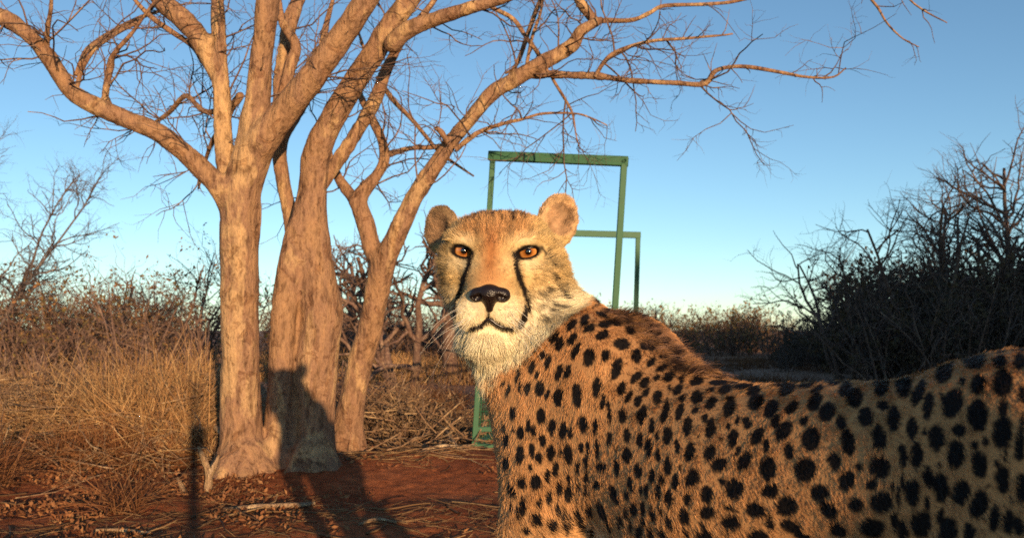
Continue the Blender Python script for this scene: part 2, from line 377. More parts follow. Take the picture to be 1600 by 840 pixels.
for d0, d1, pts in LIMBS:
    pts = np.array(pts, float); n_ = len(pts); ds = np.linspace(d0, d1, n_)
    w3 = np.array([P(a, b, d) for (a, b, _), d in zip(pts, ds)]); r3 = pts[:, 2] * (.388 + .07 * (pts[:, 2] < 26)) * np.where(pts[:, 1] < 330, .93, 1) * ds / FPX
    k = max(8, n_ * 4); Pr = resample(w3, k); Rr = np.interp(np.linspace(0, n_ - 1, k), np.arange(n_), r3)
    Pr[1:-1] += np.stack([vnoise(Pr[1:-1], 7), vnoise(Pr[1:-1] + 5, 7), vnoise(Pr[1:-1] + 9, 7)], -1) * np.minimum(Rr[1:-1], .012)[:, None] * .6
    thick.append((Pr, Rr))
    for i in range(k - 1):
        if max(Rr[i], Rr[i + 1]) > .0155: tsdf.cone(Pr[i], Pr[i + 1], Rr[i], Rr[i + 1], min(.022, Rr[i] * .6))
for (px_, d_), aa in (((384, 3.98), (200, 240, 285, 330)), ((482, 4.05), (250, 290, 330, 0)), ((540, 4.6), (230, 300, 350))):
    b0 = P(px_, 745 if d_ < 4.3 else 700, d_)
    for a in aa:
        dr_ = np.array([math.cos(math.radians(a)), math.sin(math.radians(a)), 0]); sz = .62 if d_ > 4.3 else 1
        tsdf.cone(b0 + dr_ * .05 * sz + [0, 0, .10], b0 + dr_ * .19 * sz + [0, 0, -.045], .055 * sz, .030 * sz, .05)
tv, tq = tsdf.mesh((-3.2, 3.3, -.06), (1.2, 5.0, 3.1), .016 if QUICK else .0115, 2)
tn = tsdf.grad(tv, .003)
disp = fbm(tv * [1, 1, .5], 11, 3) * .010 + fbm(tv * [1, 1, .35], 34, 3) * .0045 + np.maximum(fbm(tv + 3, 20, 2) - .35, 0) * -.03
rad = np.clip((tv[:, 2] * 0 + .7), .2, 1); tv = tv + tn * (disp * rad)[:, None]
TB = np.array([-.95, 4.2, 0.0])
tree = empty('leafless_tree', TB, 'big leafless tree with three smooth tan trunks forking low, behind the cheetah', 'tree')
g = Geo(); g.add(tv - TB, tq); g.build('trunk', m_bark, tree)
print('tree trunk', len(tv), round(time.time() - T0, 1))
rs = np.random.default_rng(5)
K = 24
allP = np.array([resample(p_, K) for p_, r_ in thick]); allR = np.array([np.interp(np.linspace(0, 1, K), np.linspace(0, 1, len(r_)), r_) for p_, r_ in thick])
g = Geo()
for (Pr, Rr) in thick:                    # the slender limbs
    g = Geo()
    m = Rr < .0175
    if m.sum() > 2:
        i0 = max(np.argmax(m) - 2, 0)
        if m[0] and not m[-1]: i0 = 0; Pq, Rq = Pr[:m.sum() + 2], Rr[:m.sum() + 2]
        else: Pq, Rq = Pr[i0:], Rr[i0:]
        v, q = tubes(Pq[None], (Rq * (1 + .12 * vnoise(Pq, 30)))[None], 8); g.add(v - TB, q); g.build('limb', m_bark, tree)
# shoots
src = [i for i in range(len(LIMBS)) if i not in (0, 8, 9, 14, 15)]
SP, SR = allP[src], allR[src]
tw = [];
slim = [i for i in src if i not in (7, 12, 13, 35, 30, 31, 34, 20, 21)]
SP, SR = allP[slim], allR[slim]
lv1 = sprout(SP, SR, 6.2, (.20, .70), .0055, ang=(30, 75), k=9, wig=.20, rs=rs, tmin=.12)
def grow(a, specs):
    out = [a]; cur = a
    for per, lr, r0, kw in specs:
        c_ = sprout(cur[0], cur[1], per, lr, r0, rs=rs, **kw)
        out.append(c_); cur = c_
    return out
tw = grow(lv1, [(11, (.10, .40), .0030, dict(k=6, wig=.25)), (17, (.04, .14), .0016, dict(k=4, wig=.3, ang=(30, 80)))])
tw += grow(sprout(allP[[20, 21]], allR[[20, 21]], 6, (.1, .3), .003, ang=(30, 70), k=6, wig=.22, rs=rs, tmin=.1), [(9, (.05, .15), .0018, dict(k=4, wig=.25))])
fine = [19, 20, 22, 23, 24, 25, 26, 35, 36, 37]
fine = [i for i in fine if i in slim]
tw += grow(sprout(allP[fine], allR[fine], 7, (.10, .36), .0036, ang=(30, 65), k=7, wig=.22, rs=rs, tmin=.15), [(11, (.05, .18), .0020, dict(k=5, wig=.25)), (10, (.03, .08), .0014, dict(k=3, wig=.3))])
lft = [1, 2, 3, 27, 28, 29, 30, 31, 32]
tw += grow(sprout(allP[lft], allR[lft], 4.5, (.15, .6), .0050, ang=(30, 70), k=8, wig=.20, rs=rs, tmin=.1), [(10, (.08, .3), .0026, dict(k=5, wig=.25)), (13, (.03, .10), .0015, dict(k=3, wig=.3))])
lv1b = sprout(SP, SR, 5.0, (.06, .22), .0032, ang=(50, 85), k=5, wig=.28, rs=rs, tmin=.1)       # short spurs directly on the limbs
tw += grow(lv1b, [(11, (.03, .09), .0017, dict(k=3, wig=.3))])
g = geo_tubes(tw, 3); g.v = [a - TB for a in g.v]; cr_ = g.build('crown', m_twig, tree)
print('tree twigs', g.n, round(time.time() - T0, 1))

# ------------------------------------------------------------------ bare trees and shrubs behind
def bare_tree(seed, height, spread, trunk_r=.07, stems=1, lean=(0, 0), d1=5.0, d2=8.0, d3=12.0, trunk_h=.35, tangle=.22):
    """returns trunk geometry and crown geometry about the origin"""
    rs = np.random.default_rng(seed); P1 = []; R1 = []
    for s_ in range(stems):
        k = 8; p = np.zeros((k, 3)); a = rs.uniform(0, 6.28); p[0] = [math.cos(a) * .12 * (stems > 1), math.sin(a) * .12 * (stems > 1), -.05]
        d = nrm(np.array([lean[0] + math.cos(a) * .35 * (stems > 1) * 1.0, lean[1] + math.sin(a) * .35 * (stems > 1), 1.0]))
        for i in range(1, k): d = nrm(d + rs.normal(0, .12, 3)); p[i] = p[i - 1] + d * height * .75 / (k - 1)
        P1.append(p); R1.append(np.linspace(trunk_r, trunk_r * .35, k) / math.sqrt(stems))
    P1 = np.array(P1); R1 = np.array(R1)
    l1 = sprout(P1, R1, d1, (spread * .55, spread * 1.0), trunk_r * .55, ang=(35, 75), k=9, wig=tangle, up=.12, rs=rs, tmin=trunk_h)
    l2 = sprout(l1[0], l1[1], d2, (spread * .25, spread * .5), trunk_r * .20, ang=(30, 70), k=6, wig=tangle, up=.05, rs=rs)
    l3 = sprout(l2[0], l2[1], d3, (spread * .08, spread * .22), max(.0028, trunk_r * .05), ang=(30, 80), k=4, wig=.3, rs=rs)
    return (P1, R1), l1, l2, l3
def put_tree(name, label, px, d, args, barkm, group=None, leafy=None, leafm=None, sides=3, rz=0):
    x, y = G(px, d); z = gz(x, y) - .02; root = empty(name, (x, y, z), label, 'tree' if 'tree' in name else 'shrub', group)
    (P1, R1), l1, l2, l3 = bare_tree(**args)
    g = geo_tubes([(P1, R1)], 7); g.add(*[a for a in tubes(l1[0], l1[1], 5)][:2])
    g.build('trunk', barkm, root)
    g = geo_tubes([l2, l3], sides)
    g.build('crown', barkm, root)
    if leafy: leaves_on(l3, leafy[0], leafy[1], args['seed']).build('foliage', leafm, root, smooth=False)
    return root
def leaf_quads(c, n_each_dir, size, rs, elong=2.0):
    """small folded leaf blades at points c"""
    n = len(c); d = nrm(rs.normal(size=(n, 3)) + np.array([0, 0, .3])); s = nrm(np.cross(d, rs.normal(size=(n, 3)))); nn = np.cross(d, s)
    L_ = (size * rs.uniform(.6, 1.3, n))[:, None]; W = L_ / elong
    a = c; b = c + d * L_ * .5 + s * W * .5 + nn * W * .18; t = c + d * L_; e = c + d * L_ * .5 - s * W * .5 + nn * W * .18
    v = np.stack([a, b, t, e], 1).reshape(-1, 3); i = np.arange(n)[:, None] * 4
    tr = np.concatenate([i + [0, 1, 2], i + [0, 2, 3]]); return v, tr, np.repeat(rs.random(n), 4)
def leaves_on(l3, per, size, seed):
    rs = np.random.default_rng(seed + 99); Pq = l3[0]; n = len(Pq); m = rs.integers(0, n, int(n * per)); t = rs.random(len(m)) * (Pq.shape[1] - 1.01); j = t.astype(int); u = (t - j)[:, None]
    c = Pq[m, j] * (1 - u) + Pq[m, j + 1] * u + rs.normal(0, size * .4, (len(m), 3))
    v, tr, a = leaf_quads(c, None, size, rs); g = Geo(); g.add(v, t=tr, a=a); return g
def leaf_mat(name, cols, tr=.25):
    m, N, L, b_ = mat(name, .75, .2); a = N.new('ShaderNodeAttribute'); a.attribute_name = 'rnd'
    r = ramp(N, [(i / max(len(cols) - 1, 1), c_) for i, c_ in enumerate(cols)]); L.new(a.outputs['Fac'], r.inputs[0])
    n = noise(N, L, 1.6, 3, .6, N.new('ShaderNodeTexCoord').outputs['Object']); q = ramp(N, [(.35, (.6, .6, .6)), (.65, (1.3, 1.25, 1.1))]); L.new(n.outputs['Fac'], q.inputs[0])
    L.new(mixc(N, L, .8, r.outputs[0], q.outputs[0], 'MULTIPLY'), b_.inputs['Base Color']); return m
m_lgreen = leaf_mat('olive leaves', [(.035, .042, .014), (.07, .075, .024), (.12, .10, .035)])
m_ldark = leaf_mat('dark evergreen leaves', [(.035, .028, .016), (.060, .046, .026), (.090, .065, .038)])
m_lbrown = leaf_mat('dry brown leaves', [(.10, .050, .022), (.20, .105, .045), (.30, .18, .07)])
m_lolive = leaf_mat('dry olive and rust leaves', [(.10, .085, .025), (.20, .13, .045), (.24, .11, .05)])

put_tree('bare_tree', 'grey leafless tree at the left edge, fine twigs against the sky', -40, 11.0, dict(seed=12, height=4.0, spread=1.0, trunk_r=.040, stems=3, d1=8, d2=9, d3=12, tangle=.26), m_grey)
put_tree('bare_tree', 'small dead tree with crooked bare limbs left of the big trunks', 222, 11.0, dict(seed=14, height=1.75, spread=.62, trunk_r=.04, stems=1, lean=(-.12, 0), d1=4.5, d2=5, d3=6, trunk_h=.4), m_grey)
put_tree('bare_tree', 'tangled brown leafless tree behind the right trunk', 640, 9.0, dict(seed=21, height=2.1, spread=1.1, trunk_r=.09, stems=3, d1=5, d2=7, d3=9, tangle=.30, trunk_h=.25), m_twig)
put_tree('bare_tree', 'leafless tree with thick sunlit stems seen left of the cheetah\'s chin', 716, 11.0, dict(seed=23, height=2.4, spread=1.1, trunk_r=.15, stems=2, d1=5, d2=7, d3=8, tangle=.30, trunk_h=.45), m_twig)
put_tree('bare_tree', 'leafless tree between the big middle trunk and the right trunk, far behind', 545, 12.0, dict(seed=28, height=2.3, spread=1.1, trunk_r=.09, stems=2, d1=5, d2=7, d3=8, tangle=.28, trunk_h=.3), m_twig)
put_tree('bare_tree', 'small round leafless tree seen through the green frame', 952, 13.0, dict(seed=31, height=1.45, spread=.75, trunk_r=.05, stems=2, d1=6, d2=8, d3=10, tangle=.26, trunk_h=.25), m_twig)
put_tree('bare_tree', 'tall dark leafless tree at the right edge', 1560, 8.5, dict(seed=36, height=3.4, spread=1.15, trunk_r=.06, stems=2, d1=8.0, d2=8, d3=10, tangle=.22, trunk_h=.3), m_scrub)
put_tree('bare_tree', 'dark bare shrubby tree on the left slope of the dark thicket', 1330, 10.0, dict(seed=38, height=2.1, spread=1.1, trunk_r=.05, stems=3, d1=6, d2=8, d3=11, tangle=.26, trunk_h=.15), m_scrub)
put_tree('bare_tree', 'dark bare tree rising from the middle of the dark thicket', 1455, 9.0, dict(seed=41, height=2.5, spread=1.1, trunk_r=.05, stems=3, d1=6, d2=8, d3=10, tangle=.26, trunk_h=.2), m_scrub)
put_tree('bare_tree', 'pale little leafless tree standing above the distant bush line', 1142, 24.0, dict(seed=44, height=1.5, spread=.8, trunk_r=.05, stems=1, d1=6, d2=8, d3=8, tangle=.26, trunk_h=.4), m_twig)
put_tree('bare_tree', 'tall dark leafless tree just inside the right edge, lower than its neighbour', 1500, 10.0, dict(seed=47, height=3.0, spread=1.2, trunk_r=.06, stems=3, d1=7, d2=8, d3=10, tangle=.24, trunk_h=.2), m_scrub)
print('bare trees', round(time.time() - T0, 1))

# shrubs with leaves
def shrub(label, px, d, h, spread, leafm, per, size, seed, barkm=m_twig, stems=5, dens=1.0, group=None):
    return put_tree('shrub', label, px, d, dict(seed=seed, height=h, spread=spread, trunk_r=.03, stems=stems, d1=6 * dens, d2=7 * dens, d3=10, tangle=.25, trunk_h=.05), barkm, group, (per, size), leafm)
shrub('brown twiggy shrub directly left of the big left trunk', 280, 7.6, 1.75, .80, m_lbrown, 1.0, .030, 51)
shrub('darker brown shrub left of the twiggy one by the big trunk', 215, 8.6, 1.55, .75, m_lbrown, 1.2, .030, 52)
shrub('low olive shrub on the left behind the dry grass', 120, 9.5, .75, .65, m_lolive, 1.4, .032, 53)
shrub('low brown shrub at the far left behind the dry grass', 20, 9.0, .80, .65, m_lolive, 1.4, .032, 54)
shrub('sunlit twiggy shrub between the right trunk and the cheetah', 640, 7.3, .55, .45, m_lbrown, .8, .026, 55)
shrub('dry shrub seen between the middle and the right trunk', 545, 7.4, .65, .45, m_lbrown, .8, .026, 56)
shrub('pale dry shrub beside the sunlit stems behind the cheetah', 690, 8.8, .50, .45, m_lbrown, .6, .026, 57)
for i_, (px_, d_, h_, t_) in enumerate([(40, 5.6, .62, 'low tangled brown shrub at the left edge in front of the others'), (110, 6.6, .72, 'twiggy rust brown shrub at the left, behind the lowest one'), (175, 5.9, .55, 'small twiggy shrub in the middle of the dry grass on the left'), (230, 7.0, .80, 'bushy brown shrub at the back of the golden grass'), (320, 7.2, .95, 'dark twiggy shrub in the shade behind the big left trunk')]):
    shrub(t_, px_, d_, h_, .40, m_lbrown, 1.0, .022, 151 + i_, dens=1.3)
print('shrubs', round(time.time() - T0, 1))

# masses nobody could count
def thicket(name, label, spots, leafm, barkm, per, size, seed, proto_n=3, h0=1.0, spread=.6):
    rs = np.random.default_rng(seed); protos = []
    for i in range(proto_n):
        (P1, R1), l1, l2, l3 = bare_tree(seed + i, h0, spread, .025, 5, d1=6, d2=7, d3=7, trunk_h=.05, tangle=.26)
        protos.append((geo_tubes([(P1, R1), l1, l2, l3], 3), leaves_on(l3, per, size, seed + i)))
    gt = Geo(); gl = Geo()
    for (px, d, s_) in spots:
        x, y = G(px, d); z = gz(x, y) - .03; a = rs.uniform(0, 6.28); R_ = np.array([[math.cos(a), -math.sin(a), 0], [math.sin(a), math.cos(a), 0], [0, 0, 1]]) * s_ * rs.uniform(.85, 1.15)
        pt, pl = protos[rs.integers(proto_n)]
        gt.add(np.concatenate(pt.v) @ R_.T + [x, y, z], np.concatenate(pt.q), a=rs.random()); gl.add(np.concatenate(pl.v) @ R_.T + [x, y, z], None, np.concatenate(pl.t), a=np.concatenate(pl.a))
    root = bpy.data.objects.new(name, None); COL.objects.link(root); tag(root, label, 'thicket', kind='stuff')
    gt.build('branches', barkm, root); gl.build('foliage', leafm, root, smooth=False)
rs = np.random.default_rng(77)
far = [(rs.uniform(870, 1225), rs.uniform(22, 32), rs.uniform(1.25, 1.65)) for _ in range(75)]
thicket('distant_thicket', 'sunlit olive and rust bush line in the distance behind the cheetah\'s shoulders', far, m_lolive, m_twig, 2.2, .055, 61)
lf_ = [(rs.uniform(-420, 340), rs.uniform(10, 16), rs.uniform(1.3, 1.7)) for _ in range(112)]
thicket('left_thicket', 'brown and olive bushes making the skyline on the left', lf_, m_lolive, m_twig, 2.2, .035, 64)
mid = [(rs.uniform(430, 900), rs.uniform(12.5, 20), rs.uniform(1.1, 1.7)) for _ in range(70)]
thicket('middle_thicket', 'twiggy sunlit bushes behind the trunks and behind the cheetah\'s head', mid, m_lbrown, m_twig, 1.2, .035, 67)
rt = []
for _ in range(230):
    px = rs.uniform(1200, 1900); d = rs.uniform(7.5, 14) if px > 1380 else rs.uniform(13, 19); top = np.interp(px, [1180, 1250, 1330, 1400, 1470, 1600, 1900], [510, 470, 420, 350, 345, 360, 340]) + rs.uniform(0, 60)
    rt.append((px, d, ((515 - top) / FPX * d + .65) / 1.08 * 1.1))
thicket('dark_thicket', 'dark shaded evergreen thicket on the right behind the cheetah\'s back', rt, m_ldark, m_scrub, 6.5, .034, 71, h0=1.0, spread=.5)
print('thickets', round(time.time() - T0, 1))
# behind the camera: unseen bushes added to throw shade on the right side and on the track
bk = []
for _ in range(64):
    y = rs.uniform(-5.5, -2.5); x = rs.uniform(6.6 - y * .35, 15); bk.append((x, y, 4.2))
for _ in range(18):
    x = rs.uniform(3.55, 5.8); y = rs.uniform(-2.6, -1.8); bk.append((x, y, 1.35))
for _ in range(7): bk.append((rs.uniform(-1.3, .25), rs.uniform(-3.2, -2.0), rs.uniform(.6, .85)))  # low brush added out of view to dapple the lower left ground
def G(px, d, _g=G): return (px, d) if d < 0 else _g(px, d)
thicket('shade_bush', 'unseen leafy bushes added behind the camera to cast shade', bk, m_ldark, m_grey, 4.5, .08, 81, h0=1.0, spread=.5)
# ------------------------------------------------------------------ green steel trap cage
m_gp, N, L, b_ = mat('green paint', .55, .35)
tc = N.new('ShaderNodeTexCoord'); n1 = noise(N, L, 14, 5, .7, tc.outputs['Object']); n2 = noise(N, L, 90, 3, .6, tc.outputs['Object'])
r1 = ramp(N, [(.3, (.026, .092, .044)), (.70, (.034, .115, .054)), (.80, (.07, .11, .05)), (.9, (.14, .07, .03))]); L.new(n1.outputs['Fac'], r1.inputs[0])
L.new(r1.outputs[0], b_.inputs['Base Color']); bump(N, L, n2.outputs['Fac'], .15, .002, b_)
cx, cy = G(845, 4.76); cage = empty('trap_cage', (cx, cy, 0), 'green steel trap cage with tall open door frames and wire mesh sides', 'cage')
CO = np.array([cx, cy, 0.0])
def bar(name, a, b, w=.038, t=.038, parent=cage):
    a = np.asarray(a, float); b = np.asarray(b, float); z = nrm(b - a); x = nrm(np.cross([0.02, 1, 0.03] if abs(z[1]) < .9 else [1, 0, 0.02], z)); y = np.cross(z, x)
    v, q = box([0, 0, 0], [w, t, np.linalg.norm(b - a)]); v = v @ np.stack([x, y, z]) + (a + b) / 2 - CO
    o = mesh_np(name, v, q, mat=m_gp, parent=parent, smooth=False)
    bm = o.modifiers.new('bevel', 'BEVEL'); bm.width = .003; bm.segments = 2; return o
F = dict(fl0=P(741, 706, 4.76), fl1=P(770, 247, 4.80), fr0=P(947, 706, 4.76), fr1=P(975, 256, 4.66),
         bl0=P(862, 636, 7.1), bl1=P(862, 366, 7.1), br0=P(989, 636, 7.1), br1=P(997, 370, 7.1))
for k_ in ('fl0', 'fr0', 'bl0', 'br0'): F[k_][2] = .01
bar('post', F['fl0'], F['fl1'], .029, .040); bar('post', F['fr0'], F['fr1'], .032, .040)
bar('top_rail', F['fl1'] + [-.022, 0, .012], F['fr1'] + [.022, 0, .012], .05, .045)
bar('post', F['bl0'], F['bl1'], .036, .036); bar('post', F['br0'], F['br1'], .036, .036); bar('top_rail', F['bl1'] + [-.02, 0, .014], F['br1'] + [.02, 0, .014], .05, .04)
def lerp(a, b, t): return a * (1 - t) + b * t
ZT = .64
def up(k_, z): a, b = F[k_ + '0'], F[k_ + '1']; return lerp(a, b, (z - a[2]) / (b[2] - a[2]))
for a, b in (('fl', 'bl'), ('fr', 'br'), ('bl', 'br')):
    bar('bottom_rail', up(a, .035), up(b, .035), .03, .03); bar('side_rail', up(a, ZT), up(b, ZT), .03, .03)
    g = Geo(); A0, A1, B0, B1 = up(a, .05), up(a, ZT - .02), up(b, .05), up(b, ZT - .02)
    for t in np.linspace(.02, .98, 44 if a != 'bl' else 14): v, q = tubes(np.array([[lerp(A0, B0, t), lerp(A1, B1, t)]]), np.full((1, 2), .0019), 4); g.add(v - CO, q)
    for t in np.linspace(.02, .98, 14): v, q = tubes(np.array([[lerp(A0, A1, t), lerp(B0, B1, t)]]), np.full((1, 2), .0019), 4); g.add(v - CO, q)
    g.build('mesh_panel', m_gp, cage, smooth=False)
bar('bottom_rail', up('fl', .03), up('fr', .03), .034, .03); bar('door_rail', up('fl', .125), up('fr', .125), .026, .026)
bar('top_rail', up('fl', ZT), up('fr', ZT), .03, .03)
v, q = tubes(np.array([[P(748, 598, 4.72), P(756, 598, 4.72)]]), np.full((1, 2), .016), 10); g = Geo(); g.add(v - CO, q); g.build('latch', m_gp, cage)
g = Geo(); 
for t in np.linspace(.03, .97, 13): v, q = tubes(np.array([[lerp(up('fl', .13), up('fr', .13), t), lerp(up('fl', ZT), up('fr', ZT), t)]]), np.full((1, 2), .0019), 4); g.add(v - CO, q)
for z in np.linspace(.17, .60, 10): v, q = tubes(np.array([[up('fl', z), up('fr', z)]]), np.full((1, 2), .0019), 4); g.add(v - CO, q)
g.build('mesh_panel', m_gp, cage, smooth=False)

for k_ in ('fl1', 'fr1'):
    q0 = F[k_] + [0, -.028, .012]; v, q = tubes(np.array([[q0 + [0, .006, 0], q0 + [0, -.008, 0]]]), np.full((1, 2), .009), 6); g = Geo(); g.add(v - CO, q); g.build('bolt', m_gp, cage)

# ------------------------------------------------------------------ the trail camera's own post and housing, behind the lens
m_pl, N, L, b_ = mat('camera housing', .6, .4); b_.inputs['Base Color'].default_value = (.05, .055, .03, 1)
tcam = empty('camera_post', (.044, -.12, 0), 'wooden post behind the lens carrying the camera housing', 'post')
v, q = tubes(np.array([[[0, 0, -.1], [.004, 0, .3], [0, 0, .66]]]), np.full((1, 3), .024), 12); g = Geo(); g.add(v, q); g.build('pole', m_dead, tcam)
v, q = box([0, .04, .645], [.078, .07, .115]); o = mesh_np('housing', v, q, mat=m_pl, parent=tcam, smooth=False); b__ = o.modifiers.new('bevel', 'BEVEL'); b__.width = .01; b__.segments = 3
v, q = tubes(np.array([[[0, 0, .66], [.002, 0, .80], [0, 0, .93]]]), np.array([[.018, .013, .007]]), 8); g = Geo(); g.add(v, q); g.build('rod', m_dead, tcam)
st = empty('shade_stake', (.690, -.47, 0), 'unseen short wooden stick added behind the camera on its right to shade the thigh', 'shade_stake')  # out of view, added and shaped to block sun from the thigh
v, q = tubes(np.array([[[-.02, 0, -.1], [0, 0, .4], [.004, 0, .62], [.013, 0, .71], [.016, 0, .735]]]), np.array([[.030, .025, .022, .018, .010]]), 12); g = Geo(); g.add(v, q); g.build('stem', m_dead, st)
# ------------------------------------------------------------------ dry grass, straw, leaves and fallen wood
m_straw = leaf_mat('dry straw', [(.20, .095, .040), (.40, .22, .095), (.60, .39, .19)])
m_litter = leaf_mat('old straw', [(.10, .05, .025), (.20, .115, .055), (.34, .22, .11)])
m_weed = leaf_mat('dry rusty weeds', [(.09, .034, .015), (.19, .078, .033), (.30, .150, .066)])
def blades(c, h, rs, lean=.5, r=.0016, k=5, bend=.8, up=1.0):
    n = len(c); a = rs.uniform(0, 2 * math.pi, n); hd_ = np.stack([np.cos(a), np.sin(a), np.zeros(n)], -1)
    d0 = nrm(np.array([0, 0, up]) + hd_ * (lean * rs.random(n))[:, None]); t = np.linspace(0, 1, k)[None, :, None]; L_ = (h * rs.uniform(.5, 1.2, n))[:, None, None]
    bd = (hd_ * bend + np.array([0, 0, -bend * .9]))[:, None] * (rs.random(n) ** 1.5)[:, None, None]
    Pq = c[:, None] + L_ * (d0[:, None] * t + bd * t * t * .7); Pq[:, :, 2] = np.maximum(Pq[:, :, 2], c[:, None, 2] + .002)
    return Pq, (r * rs.uniform(.6, 1.4, n))[:, None] * np.linspace(1, .35, k)[None]
def patch(name, label, cat_, pts, h, m, seed, **kw):
    rs = np.random.default_rng(seed); Pq, Rq = blades(pts, h, rs, **kw); v, q = tubes(Pq, Rq, 3); g = Geo(); g.add(v, q, a=np.repeat(rs.random(len(Pq)), Pq.shape[1] * 3))
    return tag(g.build(name, m), label, cat_, kind='stuff')
def scatter(n, rs, px, d, gap=None, thr=-.15, sc=1.6):
    """points on the ground over a range of bearings and distances, clumped"""
    X = rs.uniform(*px, n * 3); D = rs.uniform(*d, n * 3); xy = np.stack([(X - 800) / FPX * D, D], -1)
    p3 = np.hstack([xy, np.zeros((len(xy), 1))]); keep = fbm(p3 + seed_off, sc, 2) > thr; xy = xy[keep][:n]
    return np.hstack([xy, gh(xy[:, 0], xy[:, 1])[:, None]])
seed_off = 3.0
rs = np.random.default_rng(91)
pts = scatter(15000, rs, (-120, 345), (4.4, 8.6), thr=-.05)
pts = pts[pts[:, 0] < -1.28 - .0 * pts[:, 1]]
hh = .18 + .30 * sm_(-2.8, -1.7, pts[:, 0]); patch('dry_grass', 'tall golden dry grass left of the big tree', 'grass', pts, hh, m_straw, 92, lean=1.3, r=.0021, k=6, bend=1.7)
seed_off = 8.0
pts = scatter(2600, rs, (-160, 230), (3.3, 5.2), thr=0.05); patch('dry_weeds', 'low rusty dry weeds at the lower left', 'weeds', pts, .24, m_weed, 93, lean=1.6, r=.0018, k=5, bend=1.3)
pts = scatter(5000, rs, (-100, 330), (4.2, 6.5), thr=.05); patch('dry_weeds', 'reddish brown weeds in front of the golden grass', 'weeds', pts, .20, m_weed, 98, lean=1.6, r=.0020, k=5, bend=1.3)
# grass and scrub behind the trunks and along the track
pts = scatter(11000, rs, (400, 960), (10.6, 17.0), thr=-.1); patch('dry_grass', 'dry grass along the far side of the track', 'grass', pts, .36, m_straw, 94, lean=.9, r=.004, k=4)
pts = scatter(7000, rs, (560, 760), (5.6, 8.2), thr=-.05, sc=2.5); patch('dry_grass', 'scrubby dry grass between the right trunk and the green cage', 'grass', pts[(pts[:, 0] < -.42)], .19, m_weed, 95, lean=1.4, r=.0022, k=5)
pts = scatter(2500, rs, (1250, 1600), (6.0, 9.0), thr=.1); patch('dry_grass', 'thin grey grass in the shade on the right', 'grass', pts, .14, m_straw, 96, lean=1.2, r=.002, k=4)
pts = scatter(3500, rs, (1030, 1300), (9.0, 22.0), thr=.0, sc=1.0); patch('dry_grass', 'sparse brown grass on the dusty track behind the cheetah\'s back', 'grass', pts, .16, m_weed, 99, lean=1.6, r=.004, k=4)
# arching straw tussock beside the trunk
tus = P(285, 640, 5.1); tus[2] = gz(tus[0], tus[1])
rs = np.random.default_rng(97); pts = [tus + np.hstack([rs.normal(0, .10, (260, 2)), np.zeros((260, 1))])]; hs_ = [np.full(260, .66)]
for _ in range(26):
    x_, y_ = G(rs.uniform(40, 335), rs.uniform(4.7, 6.8)); n_b = rs.integers(60, 150); pts.append(np.array([x_, y_, gz(x_, y_)]) + np.hstack([rs.normal(0, .07, (n_b, 2)), np.zeros((n_b, 1))])); hs_.append(np.full(n_b, rs.uniform(.28, .55)))
pts = np.vstack(pts); Pq, Rq = blades(pts, np.concatenate(hs_), rs, lean=1.1, r=.0024, k=8, bend=1.6); v, q = tubes(Pq, Rq, 3); g = Geo(); g.add(v, q, a=np.repeat(rs.random(len(Pq)), 24))
tag(g.build('grass_tussock', m_straw), 'tall arching golden tussock right beside the big left trunk', 'grass', kind='stuff')

# loose straw and leaves on the ground
rs = np.random.default_rng(101)
def lie(n, px, d, lr, r, seed, thr=-.1, curl=.25, sc=1.6):
    rs = np.random.default_rng(seed); p = scatter(n, rs, px, d, thr=thr, sc=sc); n = len(p); a = rs.uniform(0, 6.28, n); L_ = rs.uniform(*lr, n); k = 5
    out = np.zeros((n, k, 3)); out[:, 0, :2] = p[:, :2]
    for i in range(1, k): a = a + rs.normal(0, curl, n); out[:, i, :2] = out[:, i - 1, :2] + np.stack([np.cos(a), np.sin(a)], -1) * (L_ / (k - 1))[:, None]
    fl = out[:, :, :2].reshape(-1, 2); out[:, :, 2] = gh(fl[:, 0], fl[:, 1]).reshape(n, k) + r * .8; out[:, :, 2] += (rs.random(n) ** 3 * .03)[:, None] * np.linspace(0, 1, k)[None] + .002
    v, q = tubes(out, (r * rs.uniform(.6, 1.5, n))[:, None] * np.linspace(1, .5, k)[None], 4); return v, q, np.repeat(rs.random(n), k * 4)
g = Geo()
for args in ((1700, (-100, 1000), (1.9, 4.6), (.03, .13), .0009, 111, .05), (1500, (-150, 1000), (3.6, 8.5), (.05, .2), .0015, 112, .05), (260, (-100, 1000), (2.0, 7.5), (.12, .36), .0030, 113, -.1)):
    v, q, a = lie(*args); g.add(v, q, a=a)
tag(g.build('ground_straw', m_litter), 'scattered straw and thin twigs lying on the red sand', 'straw', kind='stuff')
p = np.vstack([scatter(9000, rs, (-150, 1000), (1.9, 7.5), thr=-.1, sc=2.2), scatter(9000, rs, (-150, 420), (2.6, 5.6), thr=-.12, sc=2.2)]); p[:, 2] += .008
v, tr, a = leaf_quads(p, None, .026, rs, 2.2); v[:, 2] = np.maximum(v[:, 2] * 1.0, gh(v[:, 0], v[:, 1]) + .002); v[:, 2] = gh(v[:, 0], v[:, 1]) + (v[:, 2] - gh(v[:, 0], v[:, 1])) * .8
g = Geo(); g.add(v, t=tr, a=a); tag(g.build('leaf_litter', m_weed, smooth=False), 'fallen rusty leaves on the red sand', 'leaves', kind='stuff')
